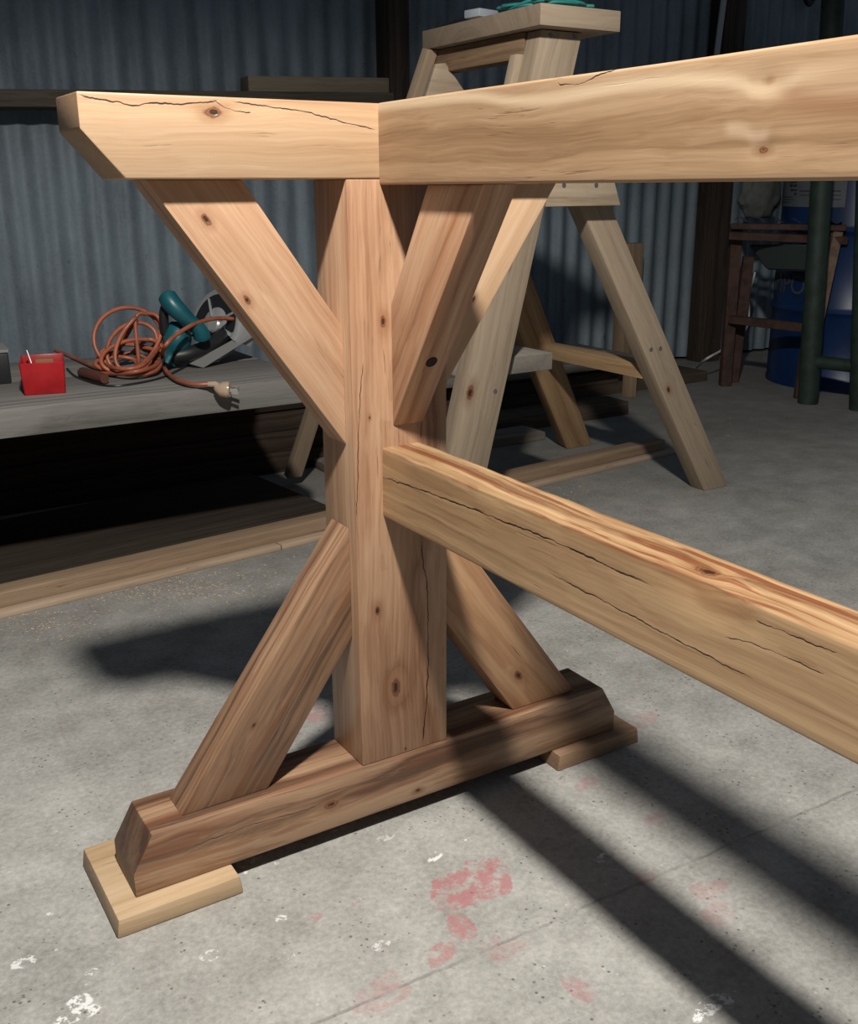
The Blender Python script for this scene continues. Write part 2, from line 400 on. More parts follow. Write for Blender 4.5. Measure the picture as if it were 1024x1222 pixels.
mS = wood('oiled_timber_stretcher', (.48, .315, .17), (.34, .207, .104), (.17, .09, .043), centre=(-.035, .01), freq=95, seed=2.9, contrast=.95, blotch=.4,
          knots=[(dent.x-.012, -.004, ZST-(ZSB+ZST)/2, .007), (dent.x+.12, -.006, .034, .004)], cracks=crs, rough=.34, spec=.6, streak=(.17, .052, .02, .9), streakz=.0295, wob=.022,
          bands=[('Z', 'Y', -S, [s_pt(*a) for a in ((775, 672), (815, 690), (845, 715), (880, 728), (920, 735))], .010, (.20, .095, .045, .55))])
loft('stretcher', -S, S, ZSB, ZST, 0, YE, mS, sfn)
Mr = frame((0, YE/2, (ZRB+H)/2), (0, -1, 0), (1, 0, 0))
k1 = Mr.inverted() @ atX(914, 97, -RW); k2 = Mr.inverted() @ atX(909, 179, -RW); k3 = Mr.inverted() @ atX(690, 95, -RW)
def rfn(c, hw, hh, s):
    c = c.copy(); w = .0012*noise.noise(Vector((s*6, 7.3, 0)))
    if c.z > 0: c.z += w*(c.z/hh)**4
    if c.y < 0:
        f = (-c.y/hw)**4
        for k in (k1, k2):
            c.y += f*.0012*math.exp(-((c.x-k.x)/.006)**2-((c.z-k.z)/.006)**2)
    return c
# pale sapwood band follows the rail's upper edge
r_pt = lambda x, y: (lambda l: (l.x, l.z))(Mr.inverted() @ atX(x, y, -RW))
mR = wood('oiled_timber_rail', (.415, .275, .165), (.305, .187, .102), (.18, .102, .05), centre=(.05, .085), freq=48, seed=9.4, contrast=.95, blotch=.45,
          knots=[(k1.x, -RW, k1.z, .0016), (k2.x, -RW, k2.z, .0024)], rough=.36, spec=.5, wob=.04,
          bands=[('Z', 'Y', -RW, [r_pt(*a) for a in ((380, 140), (470, 126), (560, 117), (640, 119), (700, 108), (770, 96), (850, 92), (890, 98), (915, 104), (960, 86), (1024, 74), (1100, 50))], .0065, (.66, .51, .34, .7)),
                 ('Z', 'Y', -RW, [r_pt(*a) for a in ((920, 108), (945, 112), (980, 120), (1024, 124), (1080, 126))], .010, (.27, .135, .07, .55)),
                 ('Z', 'Y', -RW, [r_pt(*a) for a in ((860, 150), (885, 152), (905, 160), (925, 150))], .007, (.52, .38, .26, .6))],
          cracks=[('Z', 'Y', -RW, [r_pt(*a) for a in ((665, 99), (685, 102), (700, 97), (720, 88), (735, 83))], .0006)])
loft('top_rail', -RW, RW, ZRB, H, 0, YE, mR, rfn)
# dark peg hole on the forward brace's underside
gdir = Vector((0, yb, ZRB-zf0)).normalized(); nrm = Vector((0, gdir.z, -gdir.y)); nrm = nrm if nrm.y < 0 else -nrm
d = ray(515, 432); o_ = Vector((bx0, 0, zf0)); hp = CP+d*((o_-CP).dot(nrm)/d.dot(nrm))
Mh = frame(hp, Vector((1, 0, 0)), gdir)
bm = lathe_bm([(0, .0008), (.0052, .0008), (.0058, .0003), (.006, -.001)], 24)
h = link('knot_hole', bm, plain('dark_knot', (.02, .01, .006), .9), table, label='dark round knot hole in the brace face')
zz = Vector((1, 0, 0)).cross(gdir)
setm(h, Mh if zz.dot(nrm) > 0 else frame(hp, Vector((-1, 0, 0)), gdir))

# support blocks
pad_w = wood('pale_pine_block', (.60, .44, .28), (.50, .345, .20), (.33, .20, .10), centre=(.0, -.06), freq=60, seed=1.1, contrast=.8, rough=.55,
             knots=[(-.035, -.055, .01, .003)])
def pad(x0, x1, y0, y1, label, mat):
    bm = box_bm(-(x1-x0)/2, (x1-x0)/2, -(y1-y0)/2, (y1-y0)/2, 0, ZP, .0025, 2)
    for v in bm.verts:   # rounded long edges like offcut decking
        if v.co.z > ZP*.6: v.co.x *= .965
    o = link('support_block', bm, mat); o.location = ((x0+x1)/2, (y0+y1)/2, 0)
    return tag(o, label, 'wood block')
pad(-.318, -.196, -.022, .105, 'pale pine offcut block on the concrete under the left end of the table foot', pad_w)
pad_r = wood('brown_pine_block', (.44, .29, .18), (.33, .205, .12), (.2, .11, .06), centre=(.0, -.06), freq=60, seed=4.1, contrast=.8, rough=.55)
pad(.196, .322, -.014, .098, 'brown rounded offcut block on the concrete under the right end of the table foot', pad_r)

# ================================================================== SETTING
def concrete():
    m, nt, b = newmat('worn_concrete', .82, .3); n = N(nt); p = n.obj()
    x, y, z = n.sep(p)
    big = n.noise(p, 2.2, 5., .6); mid = n.noise(p, 14., 5., .65); fine = n.noise(p, 160., 4., .7); grit = n.noise(p, 420., 2., .6)
    t = n.m('ADD', n.m('MULTIPLY', big, .30), n.m('ADD', n.m('MULTIPLY', mid, .38), n.m('MULTIPLY', fine, .35)))
    col = n.ramp(t, [(.34, (.175, .168, .148)), (.52, (.36, .352, .325)), (.68, (.54, .53, .49))])
    # dark pits and pale specks
    vo = n.node('ShaderNodeTexVoronoi'); n.put(vo.inputs['Vector'], p); vo.inputs['Scale'].default_value = 130
    pit = n.m('MULTIPLY', n.smooth(n.m('ADD', vo.outputs['Distance'], n.m('MULTIPLY', grit, .12)), .14, .30, 1., 0.), n.smooth(n.noise(p, 21., 3., .7), .48, .62))
    col = n.mix(n.m('MULTIPLY', pit, .72), col, (.07, .065, .06))
    vo2 = n.node('ShaderNodeTexVoronoi'); n.put(vo2.inputs['Vector'], n.vm('ADD', p, (3.3, 1.7, 0))); vo2.inputs['Scale'].default_value = 85
    sp = n.m('MULTIPLY', n.smooth(vo2.outputs['Distance'], .06, .2, 1., 0.), n.smooth(n.noise(p, 13., 3., .7), .55, .65))
    col = n.mix(n.m('MULTIPLY', sp, .7), col, (.66, .66, .63))
    edge = n.noise(p, 55., 4., .7); edge2 = n.noise(p, 17., 3., .6)
    def spot(px, py, rx, ry, rot=0.):
        c = atZ(px, py); 
        v = n.vm('SUBTRACT', p, (c.x, c.y, 0)); a, bb, _ = n.sep(v)
        cr_, sr_ = math.cos(rot), math.sin(rot)
        u = n.m('DIVIDE', n.m('ADD', n.m('MULTIPLY', a, cr_), n.m('MULTIPLY', bb, sr_)), rx)
        w = n.m('DIVIDE', n.m('SUBTRACT', n.m('MULTIPLY', bb, cr_), n.m('MULTIPLY', a, sr_)), ry)
        dd = n.m('SQRT', n.m('ADD', n.m('MULTIPLY', u, u), n.m('MULTIPLY', w, w)))
        dd = n.m('ADD', dd, n.m('ADD', n.m('MULTIPLY', n.m('SUBTRACT', edge, .5), 1.0), n.m('MULTIPLY', n.m('SUBTRACT', edge2, .5), 1.8)))
        return n.smooth(dd, .85, 1.02, 1., 0.)
    pink = None
    for a in [(562, 1055, .044, .027, .2, .85), (590, 1052, .02, .02, .0, .8), (552, 1110, .012, .022, -.3, .75), (530, 1135, .018, .012, .5, .65), (690, 1180, .010, .02, 0, .5), (455, 1185, .03, .02, .4, .35),
              (600, 1130, .02, .018, 0, .3), (765, 860, .03, .014, .4, .35), (375, 850, .018, .03, 0, .55), (376, 1095, .008, .006, 0, .5), (770, 1050, .014, .012, 0, .35),
              (845, 1062, .02, .012, 0, .35), (425, 1078, .006, .003, 0, .6), (780, 978, .014, .01, 0, .3), (420, 800, .012, .016, 0, .4), (700, 935, .016, .01, 0, .35), (860, 1090, .02, .014, 0, .3)]:
        s = n.m('MULTIPLY', spot(*a[:5]), a[5]); pink = s if pink is None else n.m('MAXIMUM', pink, s)
    pink = n.m('MULTIPLY', pink, n.smooth(n.noise(p, 60., 5., .75), .42, .54, .15, 1.))
    col = n.mix(n.m('MULTIPLY', pink, .85), col, (.44, .15, .16))
    white = None
    for a in [(519, 1022, .012, .005, .3, .9), (845, 1203, .022, .007, .2, .9), (96, 1195, .012, .009, 0, .8), (28, 1148, .012, .008, 0, .7), (298, 1025, .014, .010, 0, .5), (715, 1025, .010, .006, 0, .5), (455, 1128, .01, .006, 0, .5), (250, 1140, .012, .008, 0, .5), (345, 1140, .006, .006, 0, .6), (240, 1005, .01, .01, 0, .4), (480, 790, .014, .014, 0, .35), (310, 1012, .006, .004, 0, .9), (296, 1040, .005, .004, 0, .8), (330, 1030, .004, .003, 0, .8), (335, 1096, .007, .006, 0, .7), (262, 1060, .004, .003, 0, .7), (560, 1002, .006, .004, 0, .8), (720, 1020, .006, .004, 0, .8), (400, 990, .005, .003, 0, .6), (90, 1212, .02, .008, 0, .8), (870, 1190, .01, .006, 0, .8), (110, 1160, .006, .004, 0, .7), (60, 1090, .004, .003, 0, .6), (460, 1000, .012, .005, 0, .4)]:
        s = n.m('MULTIPLY', spot(*a[:5]), a[5]); white = s if white is None else n.m('MAXIMUM', white, s)
    white = n.m('MULTIPLY', white, n.smooth(n.noise(p, 110., 4., .7), .48, .55))
    col = n.mix(white, col, (.85, .85, .84))
    # saw-cut joint
    A = atZ(558, 1143); B = atZ(1010, 947); dr = (B-A).normalized()
    dist = n.m('ABSOLUTE', n.m('ADD', n.m('SUBTRACT', n.m('MULTIPLY', n.m('SUBTRACT', x, A.x), -dr.y), n.m('MULTIPLY', n.m('SUBTRACT', y, A.y), -dr.x)), n.m('MULTIPLY', n.m('SUBTRACT', edge2, .5), .008)))
    jm = n.m('MULTIPLY', n.smooth(dist, .0008, .0025, 1., 0.), n.smooth(mid, .40, .58, .1, .75))
    col = n.mix(n.m('MULTIPLY', jm, .6), col, (.13, .125, .115))
    # grime plus painted light falloff: floor colour darker and browner towards the wall
    col = n.mix(n.m('MULTIPLY', n.smooth(y, .35, 1.2), .6), col, (.13, .12, .105))
    n.put(b.inputs['Base Color'], col)
    hh = n.m('SUBTRACT', n.m('ADD', n.m('MULTIPLY', fine, .6), n.m('MULTIPLY', grit, .3)), n.m('ADD', n.m('MULTIPLY', pit, 1.2), n.m('MULTIPLY', jm, 1.)))
    n.bump(hh, .55, .0015, b); return m
bm = bmesh.new(); bmesh.ops.create_grid(bm, x_segments=1, y_segments=1, size=1)
for v in bm.verts: v.co = Vector((.8+v.co.x*3.6, .0+v.co.y*3.2, 0))
fl = link('floor', bm, concrete()); fl['kind'] = 'structure'

def iron(name, base, blot, dark, seed=0.):
    m, nt, b = newmat(name, .6, .4); n = N(nt); p = n.vm('ADD', n.obj(), (seed, 0, 0))
    a = n.noise(n.vm('MULTIPLY', p, (9, 9, 4)), 1., 5., .65); s = n.noise(n.vm('MULTIPLY', p, (40, 40, 2.2)), 1., 3., .6); f = n.noise(p, 130., 4., .7)
    sp = n.noise(n.vm('MULTIPLY', p, (26, 26, 13)), 1., 4., .7)
    t = n.m('ADD', n.m('MULTIPLY', a, .5), n.m('ADD', n.m('MULTIPLY', s, .3), n.m('MULTIPLY', f, .25)))
    c = n.ramp(t, [(.36, blot), (.52, base), (.7, tuple(x*1.35 for x in base))])
    c = n.mix(n.smooth(sp, .66, .74, 0., .8), c, dark)
    n.put(b.inputs['Base Color'], c); b.inputs['Metallic'].default_value = .25
    n.bump(f, .2, .001, b); return m
IR = iron('galvanised_iron', (.20, .245, .275), (.125, .155, .178), (.045, .05, .055))
WY, WA = 2.08, math.radians(-4)
Xp = 2.3
def wallM(): return Matrix.Translation((Xp, WY, 0)) @ Matrix.Rotation(WA, 4, 'Z')
def wl(px, py, out=0.):   # point on wall plane (offset out towards the room), in wall-local coordinates
    M = wallM(); nrm = M.to_3x3() @ Vector((0, -1, 0)); P0 = M.translation+nrm*out
    d = ray(px, py); w = CP+d*((P0-CP).dot(nrm)/d.dot(nrm)); return M.inverted() @ w
def corr_bm(x0, x1, z0, z1, pitch=.0676, amp=.0065, off=0., per=12, ampf=None):
    bm = bmesh.new(); k = int((x1-x0)/pitch*per); pr = []
    for i in range(k+1):
        x = x0+(x1-x0)*i/k; am = ampf(x) if ampf else amp; y = am*math.sin(2*math.pi*x/pitch)+off
        pr.append([bm.verts.new((x, y, z)) for z in (z0, z1)])
    for a, b in zip(pr, pr[1:]): bm.faces.new((a[0], b[0], b[1], a[1]))
    return bm
xsplit = wl(475, 60).x
bm = corr_bm(-4.1, 2.9, 0.012, 2.6, ampf=lambda x: .0042 if x < xsplit else .0082); o = link('wall_back', bm, IR); setm(o, wallM()); o['kind'] = 'structure'
for f in o.data.polygons: f.use_smooth = True
# overlapping sheets fixed over the wall (lap edges)
a = wl(17, 300).x
bm = corr_bm(a-1.2, a, .012, 2.6, off=-.004, amp=.0042); o = link('wall_sheet', bm, IR); setm(o, wallM()); o['kind'] = 'structure'; o.name = 'trim_2'
bm2 = box_bm(-4.1, 2.9, .03, .05, 0, 2.6, 0); o = link('wall_backing', bm2, plain('dark_back', (.02, .02, .02), .9)); setm(o, wallM()); o['kind'] = 'structure'; o.name = 'wall_outer'
# timber frame of the wall
FW_ = wood('old_dark_framing', (.085, .064, .05), (.052, .037, .028), (.025, .018, .014), seed=3., contrast=.8, rough=.8, spec=.2, freq=80)
GW = wood('dusty_framing', (.16, .135, .105), (.105, .085, .065), (.05, .04, .03), seed=5., contrast=.8, rough=.85, spec=.2, freq=80)
def wbox(name, x0, x1, out0, out1, z0, z1, mat, rot=None):
    g = (0, 0, 1) if (z1-z0) > abs(x1-x0) else (1, 0, 0)
    M = wallM(); R3 = M.to_3x3()
    poly = [M @ Vector(v) for v in ((x0, -out1, z0), (x1, -out1, z0), (x1, -out1, z1), (x0, -out1, z1))]
    o = prism(name, mat, poly, R3 @ Vector((0, out1-out0, 0)), R3 @ Vector(g), bev=.003); return o
pl, pr_ = wl(458, 60, .11), wl(489, 60, .11)
o = wbox('wall_stud', pl.x+.02, pr_.x, .012, .11, 0, 2.6, FW_); o.name = 'trim_3'; o['kind'] = 'structure'
pl, pr_ = wl(848, 260, .09), wl(872, 260, .09)
o = wbox('wall_stud', pl.x, pr_.x, .012, .09, 0, 2.6, FW_); o.name = 'trim_4'; o['kind'] = 'structure'
# girt: follows measured height, slightly out of level
gl = wl(0, 106, .14); gr = wl(470, 110.5, .14); sl = (gr.z-gl.z)/(gr.x-gl.x); xg0 = gl.x-1.0
M = wallM(); R3 = M.to_3x3()
g0 = Vector((xg0, -.14, gl.z-sl*1.0)); g1 = Vector((gr.x+.0, -.14, gr.z)); hgt = .042
dv = Vector((0, 0, -hgt))
o = prism('girt', GW, [M @ (g0+dv), M @ (g1+dv), M @ g1, M @ g0], R3 @ Vector((0, .128, 0)), R3 @ (g1-g0), bev=.002); o.name = 'trim_5'; o['kind'] = 'structure'
# board lying on the girt
b0 = wl(296, 92, .10); b1 = wl(472, 95, .10)
zt = gl.z+sl*(b0.x-gl.x); zt1 = gl.z+sl*(b1.x-gl.x)
pl_m = wood('dim_pine', (.36, .29, .20), (.27, .21, .145), (.17, .125, .085), seed=2., contrast=.6, rough=.7, freq=60)
o = prism('timber_board', pl_m, [M @ Vector((b0.x, -.10, zt+.001)), M @ Vector((b1.x, -.10, zt1+.001)), M @ Vector((b1.x, -.10, zt1+.044)), M @ Vector((b0.x, -.10, zt+.044))],
          R3 @ Vector((0, .07, 0)), R3 @ (g1-g0), bev=.0015)
tag(o, 'pale sawn board lying on the wall rail behind the table', 'board')
# second short board right of the stud, on the girt's continuation
b0 = wl(488, 98, .12); b1 = wl(640, 98, .12)
o = prism('girt', GW, [M @ Vector((gr.x+.06, -.12, gr.z-.045)), M @ Vector((2.2-.0, -.12, gr.z-.02)), M @ Vector((2.2, -.12, gr.z+.02)), M @ Vector((gr.x+.06, -.12, gr.z+.0))], R3 @ Vector((0, .105, 0)), R3 @ Vector((1, 0, 0)), bev=.002)
bpy.data.objects.remove(o)
o = prism('timber_board', pl_m, [M @ Vector((b0.x+.02, -.12, b0.z-.055)), M @ Vector((b1.x, -.12, b0.z-.05)), M @ Vector((b1.x, -.12, b0.z-.01)), M @ Vector((b0.x+.02, -.12, b0.z-.015))], R3 @ Vector((0, .11, 0)), R3 @ Vector((1, 0, 0)), bev=.002)
o.name = 'trim_6'; o['kind'] = 'structure'

# ================================================================== FLOOR BOARDS
def long_board(y0, y1, z0, z1, x0, x1, mat, label, name='floor_batten'):
    A = atZ(0, 739); B = atZ(808, 541); dr = (B-A); dr.z = 0; dr.normalize(); nn = Vector((-dr.y, dr.x, 0))
    a = A+dr*(x0)+nn*y0; b = A+dr*x1+nn*y0
    e = nn*(y1-y0)
    poly = [a+Vector((0, 0, z0)), b+Vector((0, 0, z0)), b+Vector((0, 0, z1)), a+Vector((0, 0, z1))]
    o = prism(name, mat, poly, e, dr, bev=.0012); return tag(o, label, 'timber batten')
Lb = (atZ(808, 541)-atZ(0, 739)).length; jx = (atZ(333, 655)-atZ(0, 739)).length
bl = wood('batten_pale', (.56, .43, .31), (.45, .33, .23), (.30, .21, .14), seed=3.9, contrast=.5, rough=.75, freq=60)
bb = wood('batten_brown', (.38, .27, .175), (.28, .19, .12), (.17, .105, .065), seed=6.9, contrast=.7, rough=.75, freq=60)
long_board(0, .022, 0, .010, -.5, jx-.001, bl, 'thin pale batten on the concrete along the left, in front of the bench')
long_board(0, .022, 0, .010, jx+.001, Lb, bl, 'thin pale batten on the concrete running behind the post to the sawhorse leg')
long_board(.024, .066, 0, .034, -.5, Lb-.02, bb, 'long brown beam on the concrete just behind the thin battens')
dkb = wood('shade_dark_batten', (.06, .047, .036), (.038, .03, .023), (.018, .014, .011), seed=4.4, contrast=.8, rough=.85, spec=.15, freq=60)  # near-black plank colour carries the bench's shade over the floor
long_board(.075, .46, 0, .022, -.5, .70, dkb, 'wide dark plank on the concrete behind the long brown beam, widened and blackened as painted bench shade')

# ================================================================== BENCH
ZB = .335; TB = .045
bw = wood('weathered_bench', (.25, .238, .222), (.175, .166, .153), (.085, .079, .071), seed=1.9, contrast=.7, rough=.85, spec=.2, freq=70, blotch=.4, knots=[(.3, -.1, -.02, .012)])
bench = thing('workbench', 'low weathered grey plank bench along the iron wall holding the saw and red box', 'bench', (0, 1.1, 0))
yF = atZ(0, 489, ZB).y; xe = atZ(372, 449, ZB).x
p1 = [Vector((-1.3, yF, ZB-TB)), Vector((xe, yF, ZB-TB)), Vector((xe, yF, ZB)), Vector((-1.3, yF, ZB))]
def bpl(y0, y1, ya, yb_, seed):
    z0, z1 = ZB-TB, ZB
    bm = bmesh.new(); M_ = Matrix.Translation((-.3, (y0+y1)/2, ZB))
    return prism('bench_plank', bw, [Vector((-1.3, y0, z0)), Vector((xe, ya, z0)), Vector((xe, yb_, z0)), Vector((-1.3, y1, z0))], (0, 0, TB), (1, 0, 0), bench, bev=.002)
bpl(yF, yF+.235, yF, yF+.235, 1)
yR = atZ(83, 424, ZB); yQ = atZ(310, 415, ZB); slp = (yQ.y-yR.y)/(yQ.x-yR.x)
bpl(yF+.238, yR.y+slp*(-1.3-yR.x)*.4, yF+.238, yR.y+slp*(xe-yR.x), 2)
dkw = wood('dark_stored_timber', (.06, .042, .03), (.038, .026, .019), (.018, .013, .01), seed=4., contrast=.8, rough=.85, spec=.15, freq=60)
for X in (-1.1, xe-.06-.65):
    prism('leg', dkw, [Vector((X, yF+.06, 0)), Vector((X+.05, yF+.06, 0)), Vector((X+.05+.03, yF+.06, ZB-TB)), Vector((X+.03, yF+.06, ZB-TB))], (0, .05, 0), (0, 0, 1), bench)
    prism('leg', dkw, [Vector((X, yF+.32, 0)), Vector((X+.05, yF+.32, 0)), Vector((X+.05, yF+.32, ZB-TB)), Vector((X, yF+.32, ZB-TB))], (0, .05, 0), (0, 0, 1), bench)
# stored timbers under the bench
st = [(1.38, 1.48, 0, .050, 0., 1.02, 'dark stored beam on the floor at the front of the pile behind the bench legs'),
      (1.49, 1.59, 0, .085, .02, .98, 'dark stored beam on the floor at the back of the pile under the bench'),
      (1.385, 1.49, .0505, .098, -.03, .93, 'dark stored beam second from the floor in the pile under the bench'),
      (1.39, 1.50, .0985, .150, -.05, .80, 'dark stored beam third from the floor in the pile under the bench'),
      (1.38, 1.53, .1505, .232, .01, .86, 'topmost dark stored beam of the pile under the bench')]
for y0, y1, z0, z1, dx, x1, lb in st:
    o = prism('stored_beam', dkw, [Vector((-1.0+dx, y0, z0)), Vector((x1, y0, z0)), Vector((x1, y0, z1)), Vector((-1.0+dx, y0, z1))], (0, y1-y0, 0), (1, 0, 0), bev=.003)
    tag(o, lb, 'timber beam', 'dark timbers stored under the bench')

# ---- red box
RED = plain('red_plastic', (.36, .010, .014), .32, spec=.5, nz=.12, nscale=40)
c0 = atZ(27, 473, ZB); c1_ = atZ(81, 469.5, ZB); dr = c1_-c0; bwid = dr.length; az = math.atan2(dr.y, dr.x)
bh = .052; bd = .095; Mx = Matrix.Translation(c0) @ Matrix.Rotation(az, 4, 'Z')
rb = thing('red_parts_box', 'small open red plastic box with a divider standing on the grey bench', 'box', M=Mx)
bm = bmesh.new(); t = .0025
def tap(bm):
    for v in bm.verts:
        k = v.co.z/bh; v.co.x = bwid/2+(v.co.x-bwid/2)*(.92+.08*k); v.co.y = bd/2+(v.co.y-bd/2)*(.92+.08*k)
box_bm(0, bwid, 0, bd, 0, t, .0008, 1, bm); box_bm(0, bwid, 0, t, 0, bh, .0008, 2, bm); box_bm(0, bwid, bd-t, bd, 0, bh, .0008, 2, bm)
box_bm(0, t, 0, bd, 0, bh, .0008, 2, bm); box_bm(bwid-t, bwid, 0, bd, 0, bh, .0008, 2, bm); tap(bm)
link('box_shell', bm, RED, rb)
bm = bmesh.new(); box_bm(t, bwid-t, bd*.46, bd*.46+t, t, bh*.86, .0005, 1, bm); tap(bm); link('divider', bm, RED, rb)
bm = tube_bm([(bwid*.40, bd*.30, .006), (bwid*.18, bd*.66, bh+.012)], .0016, 8)
sc = link('screwdriver_bit', bm, plain('steel', (.62, .60, .56), .3, 1.)); setm(sc, Mx); tag(sc, 'thin steel rod sticking up out of the red box', 'rod')
bm = box_bm(bwid*.35, bwid*.75, bd*.52, bd*.8, t, .050, .001, 1); b_ = link('wooden_plug', bm, plain('brown_card', (.32, .12, .06), .8)); setm(b_, Mx)
tag(b_, 'small reddish brown block inside the red box', 'block')
# black case at frame edge
e0 = atZ(-60, 470, ZB); e1 = atZ(15, 457, ZB)
bm = box_bm(0, .16, 0, .09, 0, .052, .003, 2); blk = link('case_body', bm, plain('black_case', (.018, .018, .02), .5)); Mk = Matrix.Translation(atZ(14, 460, ZB)+Vector((-.155, .035, 0))) @ Matrix.Rotation(-.1, 4, 'Z')
bc = thing('tool_case', 'black tool case with a grey lid at the left edge behind the red box', 'case', M=Mk); blk.parent = bc
bm = box_bm(-.001, .161, -.001, .091, .0525, .058, .001, 1); link('lid', bm, plain('grey_lid', (.22, .22, .21), .6), bc)

# ---- extension cord
CORD = plain('orange_cord', (.30, .088, .045), .42, nz=.25, nscale=25)
rc = .0038
def onb(x, y, h=0.): return atZ(x, y, ZB+rc+h)
def up(x, y, dep): return atY(x, y, dep)
cord = thing('extension_cord', 'coiled orange extension cord with a clear plug on the grey bench', 'extension cord', onb(150, 440))
Yc = onb(150, 443).y
def loop(cxp, cyp, rx, ry, dY, n=12, a0=0., turns=1., tilt=0.):
    out = []
    for i in range(int(n*turns)+1):
        a = a0+2*math.pi*i/n; x = cxp+rx*math.cos(a); y = cyp-ry*math.sin(a)
        x2 = x+tilt*(y-cyp)
        p = atY(x2, y, Yc+dY+.022*math.sin(a))
        if p.z < ZB+rc: p = onb(x2, y)
        out.append(p)
    return out
path = [onb(66, 418), onb(90, 428), onb(120, 440, .004), onb(150, 447, .006), onb(185, 443, .006), up(194, 425, Yc+.01)]
path += loop(153, 404, 41, 37, .03, a0=-.3, turns=1.0)
path += loop(158, 415, 30, 30, .02, a0=.2, turns=1.0, tilt=-.2)
path += loop(150, 428, 32, 17, .035, a0=.6, turns=1.1)
path += loop(158, 425, 36, 20, .0, a0=.3, turns=1.2, tilt=-.5)
path += loop(146, 432, 30, 12, .05, a0=1.2, turns=1.1)
path += loop(165, 408, 24, 34, .01, a0=2.2, turns=1., tilt=-.4)
path += loop(140, 434, 26, 8, .01, a0=.2, turns=1.3)
path += [onb(125, 432, .012), onb(140, 440, .016), onb(170, 436, .02), up(190, 412, Yc+.02), up(188, 395, Yc+.03)]
link('cord', tube_bm([world(cord).inverted() @ v for v in spline(path, 8)], rc, 10), CORD, cord)
Li = world(cord).inverted()
path2 = [onb(183, 444, .010), onb(150, 450, .004), onb(118, 446), onb(98, 440, .0)]
link('cord', tube_bm([Li @ v for v in spline([onb(200, 418, .02), onb(186, 436, .014), onb(160, 444, .012), onb(128, 446, .002), onb(104, 444)], 8)], rc, 10), CORD, cord)
# socket end
s0 = onb(96, 444, .006); s1 = onb(125, 452, .006)
link('socket', tube_bm([Li @ v for v in (s0, s0.lerp(s1, .1), s0.lerp(s1, .8), s1)], [.006, .010, .010, .008], 14), plain('dark_socket', (.10, .035, .022), .5), cord, label='dark brown socket end')
# tape bands
TAPE = plain('black_tape', (.015, .015, .015), .5)
# ---- saw lead with plug
Ysw = onb(250, 436).y+.02
lead = [up(296, 385, Ysw+.03), up(262, 382, Ysw-.01), up(235, 388, Ysw-.04), up(212, 401, Ysw-.06), up(197, 416, Ysw-.08)]
lead += [onb(194, 432, .004), onb(199, 446), onb(212, 456), onb(230, 461), onb(250, 461)]
lead = [Vector((v.x, v.y, max(v.z, ZB+rc))) for v in lead]
# ---- circular saw
saw = thing('circular_saw', 'teal circular saw with a silver blade guard resting on the bench beside the orange cord', 'power saw', onb(250, 436))
SLi = world(saw).inverted()
TEAL = plain('teal_plastic', (.005, .075, .092), .38, nz=.2, nscale=20)
ALU = plain('cast_aluminium', (.36, .37, .37), .33, .35, nz=.15, nscale=12, bump=.1)
BLK = plain('black_plastic', (.012, .013, .014), .45)
link('power_cord', tube_bm([SLi @ v for v in spline(lead, 8)], rc, 10), CORD, saw)
e = lead[-1]; ed = (lead[-1]-lead[-2]); ed.z = 0; ed.normalize(); Mp = frame(e, ed, ed.cross(Vector((0, 0, 1))))
def loc(M, x, y, z): return SLi @ (M @ Vector((x, y, z)))
pg = link('plug', tube_bm([loc(Mp, x, 0, zq) for x, zq in ((-.002, 0), (.010, .0), (.012, .003), (.014, .005), (.020, .008), (.030, .009), (.034, .009))], [.0045, .0052, .007, .009, .0125, .0135, .0125], 18), plain('clear_plug', (.66, .50, .36), .2, trans=.45), saw, label='translucent plug with metal pins')
for k in (-1, 0, 1):
    a = Vector((.034, k*.006, .009 if k else .014))
    bm = box_bm(a.x, a.x+.014, a.y-.0008, a.y+.0008, a.z-.003, a.z+.003, .0003, 1)
    bm.transform(SLi @ Mp); link('pin', bm, plain('pin_steel', (.8, .8, .78), .25, 1.), pg)
# guard: big dished half disc, seen obliquely
gc = atY(258, 390, Ysw+.055); 
view = (CP-gc).normalized(); rgt = Rt
ax = (Vector((view.x, view.y, 0)).normalized()*.62 - Vector((Rt.x, Rt.y, 0))*.62 + Vector((0, 0, .30))).normalized()
def axM(c, axis, ref):
    axis = axis.normalized(); x = (ref-axis*ref.dot(axis)).normalized(); y = axis.cross(x)
    m = Matrix((x, y, axis)).transposed().to_4x4(); m.translation = c; return m
Mg = axM(gc, ax, Vector((0, 0, 1)))
GR = .073
bm = lathe_bm([(.012, .006), (.030, .004), (.050, .0), (.056, .004), (GR-.006, .004), (GR-.002, .002), (GR, -.006), (GR, -.036), (GR-.003, -.037), (GR-.003, -.006), (.05, -.006), (.012, -.004)], 72, a0=math.radians(-112), a1=math.radians(112))
bm.transform(SLi @ Mg); link('blade_guard', bm, ALU, saw, label='silver cast blade guard')
bm = lathe_bm([(.034, .0045), (.059, .0050), (.059, .0042), (.034, .0038)], 64, a0=math.radians(-100), a1=math.radians(100)); bm.transform(SLi @ Mg); link('guard_recess_dark', bm, BLK, saw, label='black ring on the blade guard painting the dark of its recess')  # flat black ring paints the recess dark on the guard face
bm = lathe_bm([(0, .010), (.014, .010), (.017, .007), (.017, -.010), (0, -.010)], 32); bm.transform(SLi @ Mg); link('arbor_housing', bm, ALU, saw)
bm = lathe_bm([(0, -.014), (GR-.009, -.014), (GR-.009, -.0155), (0, -.0155)], 72); bm.transform(SLi @ Mg); link('saw_blade', bm, plain('blade_steel', (.35, .34, .33), .35, .9), saw)
bm = bmesh.new()
